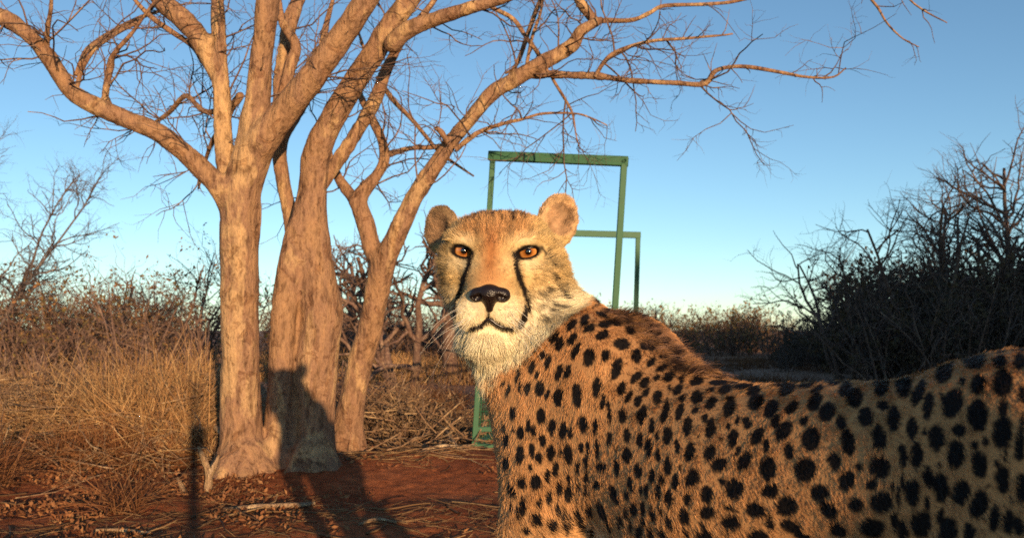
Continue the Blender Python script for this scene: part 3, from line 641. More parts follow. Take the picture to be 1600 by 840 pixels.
# brush pile right of the trunks: dead sticks heaped
rs = np.random.default_rng(121)
def heap(label, px, d, n, sx, sy, h, L_, r, seed):
    rs = np.random.default_rng(seed); x, y = G(px, d); c = np.stack([rs.normal(0, sx, n), rs.normal(0, sy, n), np.zeros(n)], -1); c[:, 2] = rs.random(n) * h * np.exp(-(c[:, 0] / sx) ** 2 * .6)
    dd = nrm(rs.normal(size=(n, 3)) * [1, 1, .35]); k = 6; out = np.zeros((n, k, 3)); out[:, 0] = c - dd * L_ * .4
    for i in range(1, k): dd = nrm(dd + rs.normal(0, .16, dd.shape)); out[:, i] = out[:, i - 1] + dd * (L_ * rs.uniform(.6, 1.2, n) / (k - 1))[:, None]
    wx = out[:, :, 0] + x; wy = out[:, :, 1] + y; g_ = gh(wx.ravel(), wy.ravel()).reshape(n, k); out[:, :, 2] = np.maximum(out[:, :, 2], .004) + g_
    R_ = (r * rs.uniform(.4, 1.4, n))[:, None] * np.linspace(1, .45, k)[None]
    sub = sprout(out, R_, 7, (.08, .22), r * .4, rs=rs, k=4, wig=.25); g = Geo()
    for Pq, Rq in ((out, R_), sub): v, q = tubes(Pq, Rq, 4); g.add(v, q, a=np.repeat(rs.random(len(Pq)), Pq.shape[1] * 4))
    o = g.build('brush_pile', m_weedwood); o.location = (x, y, 0); tag(o, label, 'brush pile', kind='stuff')
m_weedwood = bark('dry brushwood', (.13, .075, .04), (.26, .16, .085), (.40, .27, .15), 2, .3)
heap('heap of dead twigs at the foot of the right trunk', 612, 5.4, 420, .24, .25, .26, .45, .004, 131)
heap('low scatter of dead branches between the right trunk and the cage', 690, 5.2, 120, .22, .35, .05, .5, .005, 132)
heap('tangle of dead branches at the left edge of the picture', 40, 5.2, 420, .55, .5, .30, .42, .0038, 133)
heap('tangle of fallen twigs in front of the dry grass', 190, 4.5, 220, .5, .35, .12, .35, .0032, 134)
heap('dead twigs against the foot of the big left trunk', 300, 5.0, 120, .2, .25, .35, .6, .005, 135)
# single fallen pieces
def piece(label, limbs, twigs=0, seed=1):
    """limbs: lists of (x, y, width, distance, lift)"""
    base = None; g = Geo(); sc_ = []
    for L_ in limbs:
        pts = []; rr = []
        for x, y, w_, d, lift in L_:
            q = P(x, y, d); zz = gz(q[0], q[1]); q[2] = max(q[2], zz + w_ * .35 * d / FPX) if lift is None else zz + lift; pts.append(q); rr.append(w_ * .5 * d / FPX)
        if base is None: base = np.array([pts[0][0], pts[0][1], 0])
        k = len(pts) * 5; Pq = resample(pts, k); Rq = np.interp(np.linspace(0, len(pts) - 1, k), range(len(pts)), rr) * (1 + .15 * vnoise(Pq, 40)); v, q = tubes(Pq[None], Rq[None], 8); g.add(v - base, q); sc_.append((Pq, Rq))
    if twigs:
        rs = np.random.default_rng(seed)
        for Pq, Rq in sc_:
            s_ = sprout(Pq[None], Rq[None], twigs, (.06, .2), .004, rs=rs, k=5, wig=.25)
            if s_: v, q = tubes(s_[0], s_[1], 4); g.add(v - base, q)
    o = g.build('fallen_branch', m_dead); o.location = base; tag(o, label, 'branch')
piece('pale forked dead branch standing upright at the foot of the left trunk', [[(322, 770, 13, 3.62, -.02), (326, 748, 13, 3.62, .04), (325, 735, 11, 3.62, .09), (316, 712, 8, 3.62, .15), (310, 700, 4, 3.62, .19)], [(326, 742, 11, 3.62, .06), (334, 728, 9, 3.62, .105), (342, 712, 5, 3.62, .15)]])
piece('small pale stub of wood left of the forked branch', [[(290, 772, 9, 3.6, -.01), (284, 758, 8, 3.6, .03), (277, 746, 5, 3.6, .07)]])
piece('dark crooked root curling against the left side of the trunk', [[(337, 684, 9, 4.4, .16), (350, 695, 11, 4.3, .13), (357, 715, 12, 4.2, .07), (356, 740, 8, 4.1, .0)]])
piece('long thin pale branch lying in front of the trunks', [[(350, 790, 5, 3.3, .01), (390, 792, 8, 3.3, .012), (430, 786, 8, 3.32, .014), (470, 780, 9, 3.35, .015), (492, 777, 6, 3.38, .012)]], 3, 5)
piece('fallen branch lying on the sand between the right trunk and the cage', [[(660, 722, 5, 4.4, .01), (690, 722, 7, 4.4, .015), (712, 716, 5, 4.45, .02), (700, 695, 5, 4.8, .05)]], 5, 6)
piece('thin arched stick left of the cage door', [[(640, 640, 5, 5.6, .02), (672, 655, 7, 5.3, .08), (695, 680, 6, 5.0, .07), (712, 700, 5, 4.7, .01)]], 5, 7)
piece('thin stick lying at the bottom left on the sand', [[(150, 812, 4, 3.0, .008), (190, 806, 6, 3.0, .012), (235, 812, 5, 2.95, .01)]], 3, 8)
piece('short curved twig lying in front of the cheetah\'s shadow', [[(560, 812, 4, 3.0, .008), (590, 800, 6, 3.05, .02), (620, 806, 4, 3.05, .008)]], 4, 9)
print('litter', round(time.time() - T0, 1))
# ------------------------------------------------------------------ the cheetah
# coat marks, read as (x, y, half width, half height, lean in degrees), four units to the spot sheet's pixel
SPOTS = []
def sheet(ox, oy, s):
    for l in s.strip().split(';'):
        a = [float(t) for t in l.split()]
        SPOTS.append((ox + a[0] / 4.2, oy + a[1] / 4.2, a[2] / 4.2, a[3] / 4.2, a[4]))
sheet(780, 440, "475 283 20 40 40;560 252 24 36 25;592 303 22 38 60;697 278 22 46 80;677 348 26 42 70;478 374 24 42 28;367 362 20 40 30;398 405 22 42 25;505 452 22 54 25;587 494 34 54 12;697 484 24 34 15;803 407 48 34 0;903 488 30 44 -5;768 570 28 68 15;898 626 22 48 45;294 478 18 32 25;320 525 18 46 22;218 557 20 44 18;203 495 14 36 38;245 607 12 24 25;390 596 22 52 15;445 592 20 42 15;267 700 27 50 5;388 757 28 54 2;510 742 30 72 -4;642 687 27 62 0;803 703 22 42 22;852 752 18 38 28;318 735 14 38 22;186 700 17 42 10;138 690 12 40 5;125 620 12 46 15;60 710 12 40 10;950 665 24 34 20;910 782 22 40 20;682 785 16 46 8;715 815 14 30 0;30 650 14 34 25;405 232 10 44 45;460 165 7 30 55;515 165 8 32 60;590 115 10 24 60;560 78 12 28 60;490 100 12 28 60;262 440 8 22 30;410 225 8 40 40;133 550 8 26 15;940 430 22 14 0;730 180 26 14 0;355 50 8 15 0;400 85 14 14 0;335 120 8 18 0;355 165 14 18 0;272 165 8 12 0;320 270 10 12 0;455 45 14 12 40;295 198 7 9 0;300 370 8 26 42;620 158 7 34 65")
sheet(780, 640, "272 40 28 48 0;348 112 22 46 8;418 135 26 54 8;468 155 16 34 10;285 202 20 36 0;550 90 28 54 -4;632 108 15 48 8;222 135 14 38 -8;190 105 15 42 0;140 150 20 44 0;138 290 24 54 0;215 268 20 46 -5;262 318 20 40 -10;340 280 24 48 4;402 280 8 22 0;452 292 26 62 -4;370 382 22 46 0;205 380 14 18 0;315 436 18 42 0;152 478 26 36 -10;240 475 32 46 -8;398 515 20 50 4;455 450 15 34 0;455 548 22 52 0;330 578 25 44 -5;262 607 22 30 -5;155 635 22 54 0;247 722 32 44 0;350 757 33 42 -5;385 660 12 36 0;515 380 14 42 5;538 248 13 32 0;582 245 15 40 0;642 262 13 62 0;572 345 12 44 0;668 372 34 26 0;720 190 18 42 5;838 165 22 44 0;842 290 24 46 -6;772 375 18 50 -6;910 397 18 46 -8;808 40 25 44 0;725 40 14 50 0;932 40 28 48 0;920 195 15 46 0;45 205 18 42 0;45 350 20 42 0;72 525 12 44 -5;100 530 14 34 0;570 440 16 36 -8;515 502 10 24 0;645 490 26 24 -10;755 558 22 60 -22;865 490 22 42 -18;530 735 24 86 -14;595 665 16 46 -5;460 738 16 44 -5;572 530 10 46 -3;420 700 12 66 0;880 650 22 50 0;940 640 12 46 0;830 680 14 34 0;668 660 22 54 -20;180 790 22 30 -10;85 20 18 36 0;30 120 10 30 0;440 790 16 40 -10;610 800 12 40 -5;720 760 14 50 -16;790 740 16 50 -5;860 760 12 50 -5;920 800 24 40 -5;945 740 12 34 0;75 640 8 36 -8;130 690 8 44 -12;95 130 8 16 0;290 825 12 14 0;775 255 8 22 0;836 555 16 32 -10;930 530 12 28 0")
sheet(1000, 500, "75 275 20 38 50;35 410 20 36 38;40 470 18 32 30;152 245 26 12 0;138 315 20 38 62;235 270 38 26 0;187 370 26 42 60;248 453 25 42 42;112 505 26 44 15;108 380 14 22 40;18 620 24 58 5;75 690 17 46 5;163 605 22 64 15;260 598 22 56 18;312 697 27 60 10;372 505 34 44 40;467 543 28 44 40;585 572 36 62 20;360 590 18 24 50;428 640 20 28 20;460 712 32 58 12;335 348 34 16 0;268 388 16 20 0;370 405 24 44 75;512 408 60 18 -4;558 455 28 44 65;462 458 16 28 70;672 435 56 20 -5;742 465 26 44 65;758 535 40 54 45;858 583 38 60 35;638 652 18 26 20;700 672 26 40 -10;582 700 16 26 0;178 757 26 54 10;112 755 14 32 5;612 775 30 56 10;770 760 34 56 28;886 660 24 34 25;930 730 30 60 25;245 315 40 10 0;920 415 50 18 -8;940 465 40 22 -10;380 765 8 16 0;10 780 8 50 0;55 815 22 40 0;245 815 16 30 0;195 440 12 18 0;820 400 44 10 -4;700 390 60 8 0;280 510 18 30 40;835 820 14 26 0;530 785 8 10 0;175 530 10 20 0;285 375 10 12 0;20 175 26 12 -20;80 185 30 12 -20;500 375 50 7 0;395 375 44 8 8;610 410 26 8 0;580 515 18 12 60")
sheet(1000, 640, "52 250 22 52 0;120 300 16 40 -3;182 365 24 58 0;248 250 15 40 5;325 278 30 56 8;458 282 32 46 35;518 358 42 52 60;686 332 38 60 25;640 270 16 36 25;840 383 48 70 0;855 528 52 40 0;620 517 54 62 0;540 470 20 28 0;343 448 38 58 15;232 468 24 44 0;78 430 20 46 0;142 460 15 32 0;42 535 15 46 0;120 535 16 52 0;192 578 25 46 -5;305 583 26 36 0;437 552 38 50 5;440 672 44 46 0;590 640 16 40 -62;597 735 54 42 5;757 650 60 48 25;845 748 20 24 0;410 760 10 30 -60;293 700 32 46 -15;300 805 18 36 -35;190 735 20 42 -12;82 688 20 48 -14;132 655 12 32 -8;20 640 12 52 -5;70 815 18 38 -8;150 820 22 34 -30;20 740 14 30 -10;420 830 52 40 0;770 830 62 44 0;560 815 16 18 0;265 370 14 22 0;828 235 22 46 -8;965 270 22 42 0;5 400 8 30 0")
sheet(1200, 520, "85 335 60 18 -10;122 375 26 56 62;258 335 60 22 -15;320 372 18 42 60;452 305 26 60 62;605 245 24 62 72;720 240 30 58 62;25 495 36 58 25;158 487 30 50 50;303 453 38 58 32;383 518 46 62 35;508 372 38 46 30;570 425 44 60 5;642 550 46 58 0;235 578 26 34 30;45 585 26 34 0;103 640 40 66 35;483 583 32 42 -10;280 695 56 72 5;137 778 32 52 -5;525 715 42 78 -10;732 685 42 74 -10;755 475 38 26 0;825 560 38 80 0;745 340 44 66 10;885 340 46 76 0;945 630 30 74 0;838 222 18 22 0;925 185 40 32 -30;955 415 20 40 0;380 270 50 9 -8;500 245 60 9 -12;140 295 60 8 -5;880 150 40 9 -20;745 185 80 6 -14;30 310 20 6 0")
sheet(1200, 640, "0 390 46 70 0;432 335 40 52 -15;245 390 62 72 5;338 545 58 46 5;20 530 46 42 0;122 628 62 60 20;148 765 62 38 18;517 465 50 62 15;398 650 62 44 30;735 375 62 66 -20;598 375 22 28 0;680 490 32 36 0;575 620 46 42 0;742 605 68 64 0;885 305 32 68 -5;938 545 38 80 -5;885 465 16 48 0;858 590 16 60 0;462 780 62 46 30;685 775 72 62 0;830 735 18 60 0;883 785 26 60 0;955 720 24 46 0;818 505 16 34 0;20 750 24 26 0;225 825 56 26 10;130 510 8 12 0;0 700 14 20 0")
sheet(1370, 520, "275 390 30 88 22;335 475 34 80 8;175 335 46 76 5;380 150 48 66 40;442 255 46 74 28;525 118 36 42 0;640 170 66 66 0;560 315 20 28 0;668 335 48 60 12;828 328 58 82 0;810 188 46 36 0;790 100 56 24 8;935 190 40 46 0;500 458 58 92 18;667 540 58 94 0;830 490 34 48 10;825 650 56 96 3;540 635 44 40 20;390 690 46 80 0;232 630 30 66 0;315 650 12 24 0;520 790 50 84 -5;640 730 24 26 0;715 715 20 26 0;955 400 24 50 0;955 580 20 60 0;940 740 32 90 0;640 90 40 16 0;200 185 46 26 -20;925 115 40 14 10;430 425 14 44 -10")
sheet(1370, 640, "675 358 48 84 -5;845 305 16 40 0;825 450 46 86 -5;553 538 52 76 12;420 510 46 90 -5;340 440 34 66 -8;235 545 44 84 0;262 300 36 80 0;672 615 50 86 8;770 710 36 76 5;865 730 36 76 5;930 765 30 56 -8;470 790 56 80 15;300 750 56 84 10;608 800 40 56 0;955 510 36 90 0;240 720 18 44 0;425 700 26 50 0;330 605 18 40 0;170 790 36 70 0;415 365 12 20 0;145 580 14 66 0;108 740 14 60 -5;885 590 14 20 0;785 350 14 24 0;172 465 12 50 0;640 385 8 10 0;740 500 12 14 0;10 790 20 60 0")
SPOTS += [(912, 448, 8, 3.5, 20), (932, 456, 9, 3.5, 22), (950, 470, 10, 4, 28), (925, 470, 7, 3.5, 20), (975, 482, 13, 6, 30), (1000, 497, 12, 7, 35), (1018, 520, 12, 8, 40), (1035, 537, 10, 6, 40), (1056, 554, 10, 6, 40), (900, 462, 7, 3.5, 20), (905, 478, 4, 9, 55), (890, 492, 4, 10, 50), (878, 476, 3.5, 8, 50), (940, 492, 10, 4, 25), (985, 517, 8, 5, 30), (962, 505, 8, 4, 25), (1008, 540, 8, 5, 35)]
SPOTS = np.array(SPOTS); SPOTS[:, 2:4] *= 1.17

# --- head frame
HD = 1.12
EYE_MID = P(773, 392, HD)
hf = nrm(CAM + np.array([-0.10, 0, 0.02]) - EYE_MID)           # the face looks almost into the camera
_roll = math.radians(0.6)
hr0 = nrm(np.cross(hf, [0, 0, 1.0])) * -1
hr0 = hr0 if hr0[0] > 0 else -hr0
hu0 = nrm(np.cross(hf, hr0)); hu0 = hu0 if hu0[2] > 0 else -hu0
hr = hr0 * math.cos(_roll) - hu0 * math.sin(_roll); hu = hu0 * math.cos(_roll) + hr0 * math.sin(_roll)
HR = np.stack([hr, hu, hf], -1)       # columns r,u,f
def H(r, u, f): return EYE_MID + HR @ np.array([r, u, f])
def to_head(p): return (p - EYE_MID) @ HR
def Rz(deg):
    a = math.radians(deg); return np.array([[math.cos(a), -math.sin(a), 0], [math.sin(a), math.cos(a), 0], [0, 0, 1]])
def rot(ax, deg): return np.array(Matrix.Rotation(math.radians(deg), 3, Vector(ax)))

AB = math.atan2(0.88, -0.47)         # body axis pointing to the front of the animal
A_ = np.array([math.cos(AB), math.sin(AB), 0]); L_ = np.array([-math.sin(AB), math.cos(AB), 0])   # L_: the animal's left, towards the camera
RB = np.stack([A_, L_, [0, 0, 1]], -1)
def B(x, y, z, a=0, l=0): return np.array([x, y, z]) + A_ * a + L_ * l

c = SDF()
# torso
c.ell(B(.130, 1.10, .520), (.165, .088, .128), RB, .05)           # chest
c.ell(B(.070, 1.16, .470), (.080, .075, .120), RB, .05)           # forechest
c.ell(B(.222, .935, .485), (.175, .098, .112), RB, .06)          # barrel
c.ell(B(.305, .780, .513), (.150, .074, .092), RB, .05)          # loin
c.ell(B(.378, .655, .533), (.120, .070, .103), RB, .05)           # croup
c.ell(B(.425, .555, .500), (.070, .052, .080), RB, .04)
for sgn in (1, -1):
    c.ell(B(.120, 1.115, .545, l=.045 * sgn), (.080, .040, .115), RB @ rot((0, 1, 0), -12), .05)       # shoulder blade
    c.ell(B(.085, 1.135, .440, l=.055 * sgn), (.055, .040, .085), RB, .04)       # upper arm
    c.ell(B(.405, .635, .440, l=.040 * sgn), (.086, .038, .135), RB @ rot((0, 1, 0), 14), .03)     # thigh
# neck
c.cone(H(.002, -.052, -.092), B(.080, 1.165, .580), .060, .082, .05)
c.cone(H(.010, -.066, -.105), B(.125, 1.13, .590), .042, .054, .05)
c.cone(H(.008, -.085, -.070), B(.050, 1.185, .530), .046, .066, .05)
# fore legs
for l, da in ((.055, 0.0), (-.055, .06)):
    e0 = B(.085, 1.135, .400, a=da * .4, l=l); e1 = B(.085, 1.135, .225, a=.045 + da, l=l * .9); e2 = B(.085, 1.135, .055, a=.045 + da, l=l * .9); e3 = B(.085, 1.135, .026, a=.085 + da, l=l * .9)
    c.cone(e0, e1, .046, .026, .03); c.cone(e1, e2, .024, .018, .015); c.cone(e2, e3, .022, .024, .015)
    for t in (-.018, -.006, .006, .018): c.cone(e3 + L_ * t, e3 + L_ * t * 1.3 + A_ * .028 - [0, 0, .008], .012, .011, .006)
# hind legs, hock behind
for l, da in ((.052, 0.0), (-.052, -.08)):
    k0 = B(.378, .655, .360, a=.070 + da * .5, l=l); k1 = B(.378, .655, .225, a=-.075 + da, l=l); k2 = B(.378, .655, .055, a=-.055 + da, l=l); k3 = B(.378, .655, .026, a=-.005 + da, l=l)
    c.cone(B(.405, .635, .440, l=l), k0, .070, .046, .04); c.cone(k0, k1, .042, .024, .025); c.cone(k1, k2, .023, .018, .012); c.cone(k2, k3, .022, .024, .015)
    for t in (-.018, -.006, .006, .018): c.cone(k3 + L_ * t, k3 + L_ * t * 1.3 + A_ * .030 - [0, 0, .008], .012, .011, .006)
# tail
tp = [B(.440, .52, .515), B(.465, .46, .43), B(.50, .41, .30), B(.53, .36, .20), B(.58, .31, .16)]
for i in range(4): c.cone(tp[i], tp[i + 1], .028 - .003 * i, .025 - .003 * i, .02)
# skull
c.ell(H(.006, -.008, -.062), (.074, .054, .072), HR, .03)
c.ell(H(.004, .022, -.032), (.056, .022, .040), HR, .03)
for sgn in (-1, 1):
    c.ell(H(.004 + sgn * .048 + (.010 if sgn < 0 else 0), -.042, -.045), (.036 - (.002 if sgn < 0 else 0), .044, .044), HR, .03)      # cheek
    c.ell(H(.002 + sgn * .052 + (.007 if sgn < 0 else 0), -.010, -.026), (.028, .022, .026), HR, .02)      # cheekbone
    c.ell(H(.002 + sgn * .040, .0150, -.0085), (.024, .0085, .0165), HR @ rot((0, 0, 1), sgn * 8), .010)      # brow
c.cone(H(.000, .010, -.020), H(-.003, -.048, .026), .027, .0225, .022)   # bridge
c.cone(H(-.002, -.020, -.010), H(-.003, -.058, .022), .033, .028, .02)
for sgn in (-1, 1):
    c.ell(H(-.003 + sgn * .0200, -.075, .026), (.0245, .0225, .0245), HR, .010)    # whisker pads
c.ell(H(-.003, -.060, .036), (.020, .016, .018), HR, .010)
c.ell(H(-.003, -.106, .010), (.026, .0165, .026), HR, .008)              # chin
c.ell(H(.002, -.105, -.025), (.045, .030, .040), HR, .03)                # jaw
# ears
def ear(ctr, R_, rx=.0275, ry=.0365):
    c.ell(ctr, (rx, ry, .015), R_, .012)
    c.ell(ctr + R_ @ np.array([-.001 * np.sign(R_[0, 2]), .001, .0150]), (rx * .74, ry * .80, .0135), R_, .010, 's')
EAR = []
for ctr, yaw, tilt, rx in ((H(.077, .041, -.068), 20, -16, .0270), (H(-.078, .029, -.076), -30, 20, .0265)):
    R_ = HR @ rot((0, 1, 0), yaw) @ rot((0, 0, 1), tilt) @ rot((1, 0, 0), -8)
    ear(ctr, R_, rx, .0365 if yaw > 0 else .034); EAR.append((ctr, R_))
# eye openings: almond hollows
EYES = [(H(-.0405, .0, -.0060), -1), (H(.0415, -.0008, -.0060), 1)]
for ec, sgn in EYES:
    c.ell(ec + hf * .012 - hu * .001, (.0142, .0066, .022), HR @ rot((0, 0, 1), sgn * 14), .003, 's')
# mouth: a shallow groove
MO = [(-.0245, -.0930), (-.0190, -.0925), (-.0110, -.0890), (-.003, -.0825), (.0060, -.0885), (.0150, -.0925), (.0230, -.0935)]
def face_hit(r, u, f0=.10, f1=-.08):
    fs = np.linspace(f0, f1, 160); p = np.array([H(r, u, f) for f in fs]); d = c.at(p)
    i = np.argmax(d < 0)
    return p[i] if d[i] < 0 else None
mpts = [face_hit(r, u) for r, u in MO]
for i in range(len(mpts) - 1):
    c.cone(mpts[i], mpts[i + 1], .0024, .0024, .003, 's', .01)

cv, cq = c.mesh((-.14, .22, -.005), (.62, 1.42, .86), .004 if QUICK else .003)
cn = c.grad(cv)
print('cheetah mesh', len(cv), round(time.time() - T0, 1))

# --- coat colour as a function of the place on the body (linear base colours)
rs_all = np.random.default_rng(3)
def poisson_spots(v, n_try=9000):
    ii = rs_all.integers(0, len(v), n_try); out = []; cell = {}
    for i in ii:
        p = v[i]; t = np.clip((p - [.1, 1.15, .5]) @ -A_ / .55, 0, 1)
        r = (.0088 + .0035 * t) * (0.55 + 0.6 * rs_all.random())
        if p[2] < .3: r *= .75
        key = tuple((p / .05).astype(int)); ok = True
        for dx in (-1, 0, 1):
            for dy in (-1, 0, 1):
                for dz in (-1, 0, 1):
                    for (q, rq) in cell.get((key[0] + dx, key[1] + dy, key[2] + dz), ()):
                        if np.linalg.norm(p - q) < (r + rq) * 1.28 + .002: ok = False; break
                    if not ok: break
                if not ok: break
            if not ok: break
        if ok: cell.setdefault(key, []).append((p, r)); out.append((p, r))
    return out
RS = poisson_spots(cv)
def seg_d(x, y, pts):
    d = np.full(len(x), 1e9)
    for (x0, y0), (x1, y1) in zip(pts[:-1], pts[1:]):
        vx, vy = x1 - x0, y1 - y0; h = np.clip(((x - x0) * vx + (y - y0) * vy) / (vx * vx + vy * vy + 1e-9), 0, 1)
        d = np.minimum(d, np.hypot(x - x0 - h * vx, y - y0 - h * vy))
    return d
def sm(e0, e1, x):
    t = np.clip((x - e0) / (e1 - e0), 0, 1); return t * t * (3 - 2 * t)
TAN = np.array([.55, .285, .115]); WHITE = np.array([.80, .69, .46]); DARK = np.array([.010, .007, .006]); RUST = np.array([.46, .21, .082]); CREAM = np.array([.68, .46, .23])
def headness(p):
    h = to_head(p); hd = 1 - sm(.095, .135, np.linalg.norm((h - [.004, -.03, -.045]) * [1, .95, .9], axis=1))
    for ctr, Re in EAR: hd = np.maximum(hd, 1 - sm(1.0, 1.25, np.linalg.norm(((p - ctr) @ Re) / [.040, .046, .034], axis=1)))
    return h, hd
def coat(p, n, jit=0.0):
    x, y, d = project(p); view = nrm(CAM - p); fac = (n * view).sum(1)
    h, hd = headness(p)
    R_ = np.random.default_rng(11)
    jx = R_.normal(0, 1, len(p)) * jit; jy = R_.normal(0, 1, len(p)) * jit
    wob = vnoise(p, 260) * 1.6; wob2 = vnoise(p + 7.3, 260) * 1.6
    X = x + jx + wob; Y = y + jy + wob2
    col = np.tile(TAN, (len(p), 1))
    v1 = fbm(p, 30)[:, None]; v2 = fbm(p + 3, 90)[:, None]
    # back and neck are redder, belly side paler
    red = sm(.50, .68, p[:, 2])[:, None] * .35 + .3 * v1
    col = col + (RUST - col) * np.clip(red, 0, 1)
    bel = (sm(.46, .34, p[:, 2]) * .6)[:, None]; col = col + (CREAM - col) * np.clip(bel, 0, 1)
    col = col * (1 + .18 * v2)
    # underside of belly and inner legs white
    und = (sm(-.45, -.85, n[:, 2]) * sm(.5, .4, p[:, 2]))[:, None]; col = col + (WHITE * .85 - col) * und
    # --- face, painted in the head's own frame (metres -> drawing units)
    r, u, f = h[:, 0], h[:, 1], h[:, 2]
    hx = (r + 0.0) / .00080; hy = -u / .00080            # close to picture units, centred between the eyes
    hx = hx + jx * .6 + wob * .5; hy = hy + jy * .6 + wob2 * .5
    face = np.tile(np.array([.56, .385, .17]), (len(p), 1))
    ff = fbm(p + 5, 60)
    fore = sm(-8, -30, hy) * sm(70, 40, np.abs(hx)); face = face + (TAN * .98 - face) * fore[:, None] * .85
    br = np.exp(-((hx + 3) / 17) ** 2) * sm(-45, -10, hy) * sm(75, 40, hy); face = face + (np.array([.36, .14, .045]) - face) * np.clip(br * .95, 0, 1)[:, None]
    br2 = np.exp(-((hx + 3) / 30) ** 2) * sm(20, 40, hy) * sm(74, 56, hy); face = face + (TAN - face) * np.clip(br2 * .7, 0, 1)[:, None]
    for s_, cx in ((-1, -51), (1, 50)):       # pale patches: under the eye, over it
        g = np.exp(-(((hx - cx - s_ * 2) / 24) ** 2 + ((hy - 20) / 13) ** 2)); face = face + (WHITE * np.array([1, .93, .85]) - face) * (g * .75)[:, None]
        g = np.exp(-(((hx - cx + s_ * 4) / 17) ** 2 + ((hy + 17) / 6) ** 2)); face = face + (WHITE * np.array([1, .93, .85]) - face) * (g * .6)[:, None]
        g = np.exp(-(((hx - s_ * 26 + 4) / 24) ** 2 + ((hy - 92) / 20) ** 2)); face = face + (WHITE - face) * np.clip(g * 1.3, 0, 1)[:, None]
    ch = sm(98, 118, hy) * 1.0; face = face + (WHITE - face) * ch[:, None]
    thr = sm(60, 105, hy + .25 * np.abs(hx)) * sm(40, 60, np.abs(hx)); face = face + (WHITE * .95 - face) * (thr * .85)[:, None]
    back = sm(-.055, -.085, f)                # behind the cheeks: ordinary coat
    dk = np.zeros(len(p))
    front = sm(-.11, -.07, f)
    for pts, w0 in (([(-32, 6), (-36, 12), (-38, 26), (-46, 44), (-54, 62), (-57, 84), (-56, 94)], 3.7), ([(31, 7), (34, 12), (36, 28), (41, 46), (48, 62), (52, 84), (49, 100), (44, 112)], 3.7)):
        dd = seg_d(hx, hy, pts); dk = np.maximum(dk, (1 - sm(w0 * .75, w0 * 1.35, dd)) * front)
        face = face * (1 - .35 * (np.exp(-(dd / 7) ** 2) * front)[:, None])
        dd = seg_d(hx, hy, pts[:2]); dk = np.maximum(dk, (1 - sm(2.5, 5.5, dd)) * front)
    for pts, w0, s_ in (([(72, -8), (80, 2), (84, 14), (84, 22)], 1.9, .9), ([(86, 34), (88, 42)], 3.0, 1), ([(92, 50), (93, 56)], 3.0, .9), ([(95, 60), (96, 68)], 3.6, 1), ([(102, 68), (104, 73)], 3.4, 1), ([(86, 72), (86, 80)], 3.0, 1), ([(92, 84), (93, 90)], 3.8, 1), ([(74, 84), (74, 88)], 3, .9), ([(80, 56), (81, 62)], 2.6, .8), ([(100, 84), (104, 88)], 3, .8), ([(80, 100), (82, 104)], 2.4, .7), ([(99, 48), (101, 52)], 2.6, .8),
                        ([(-2, -64), (-4, -46)], 2.6, 1), ([(6, -62), (5, -52)], 2.2, .9), ([(-12, -62), (-13, -52)], 2.2, .8), ([(26, -58), (29, -44)], 2.8, .9), ([(-30, -56), (-34, -44)], 2.8, .9), ([(-20, -66), (-23, -60)], 2.4, .8), ([(16, -66), (18, -58)], 2.4, .8), ([(-8, -42), (-9, -37)], 1.8, .7), ([(12, -48), (13, -42)], 2, .7), ([(-22, -50), (-24, -45)], 2, .6), ([(36, -60), (40, -54)], 2.2, .7),
                        ([(40, -58), (46, -50)], 2, .5), ([(-42, -52), (-46, -44)], 2, .5), ([(-70, 22), (-74, 30)], 2.2, .5), ([(-78, 44), (-80, 52)], 2.2, .6), ([(66, 60), (68, 66)], 2, .5), ([(60, 42), (68, 40)], 1.6, .5), ([(58, 28), (74, 24)], 1.4, .35)):
        dd = seg_d(hx, hy, pts); dk = np.maximum(dk, (1 - sm(w0 * .5, w0 * 1.4, dd)) * s_ * front)
    # eye rims
    for ec, s_ in EYES:
        q = (h - to_head(ec[None])[0]); a = math.radians(14 * s_); qx = q[:, 0] * math.cos(a) + q[:, 1] * math.sin(a); qy = -q[:, 0] * math.sin(a) + q[:, 1] * math.cos(a)
        e = np.sqrt((qx / .0172) ** 2 + ((qy + .001) / .0093) ** 2); dk = np.maximum(dk, (1 - sm(.90, 1.10, e)) * front * (q[:, 2] > -.03))
    # around the nose and the lips
    dd = seg_d(hx, hy, [(a / .0008, -b / .0008) for a, b in MO]); dk = np.maximum(dk, (1 - sm(2.8, 4.6, dd)) * front)
    dd = seg_d(hx, hy, [(-4, 84), (-4, 107)]); dk = np.maximum(dk, (1 - sm(1.2, 2.6, dd)) * front)
    for k in range(4):
        for s_ in (-1, 1):
            dd = seg_d(hx, hy, [(-4 + s_ * 14, 80 + k * 5), (-4 + s_ * 40, 76 + k * 6.5)]); dk = np.maximum(dk, (1 - sm(.5, 1.6, dd)) * .16 * front)
    # ears: dark root at the back, browner inside with the hollow's shade painted on one side
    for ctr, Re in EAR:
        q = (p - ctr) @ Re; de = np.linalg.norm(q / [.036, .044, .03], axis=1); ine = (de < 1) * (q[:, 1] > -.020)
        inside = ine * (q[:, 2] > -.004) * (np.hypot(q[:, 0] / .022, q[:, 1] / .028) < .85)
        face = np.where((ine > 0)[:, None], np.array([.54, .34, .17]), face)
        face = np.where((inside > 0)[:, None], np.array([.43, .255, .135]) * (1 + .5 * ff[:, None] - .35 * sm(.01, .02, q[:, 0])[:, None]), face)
        dk = np.where(ine > 0, 0, dk)
        dk = np.maximum(dk, ine * (q[:, 2] < -.004) * sm(.012, -.01, q[:, 1]) * .8)
    sp_ = sm(.50, .72, vnoise(p * [1, 1, .6], 210)) * (sm(-30, -52, hy) * sm(85, 70, np.abs(hx)) + .8 * sm(62, 74, np.abs(hx)) * sm(-20, 10, hy) * sm(112, 95, hy)); dk = np.maximum(dk, np.clip(sp_, 0, 1) * .8 * front)
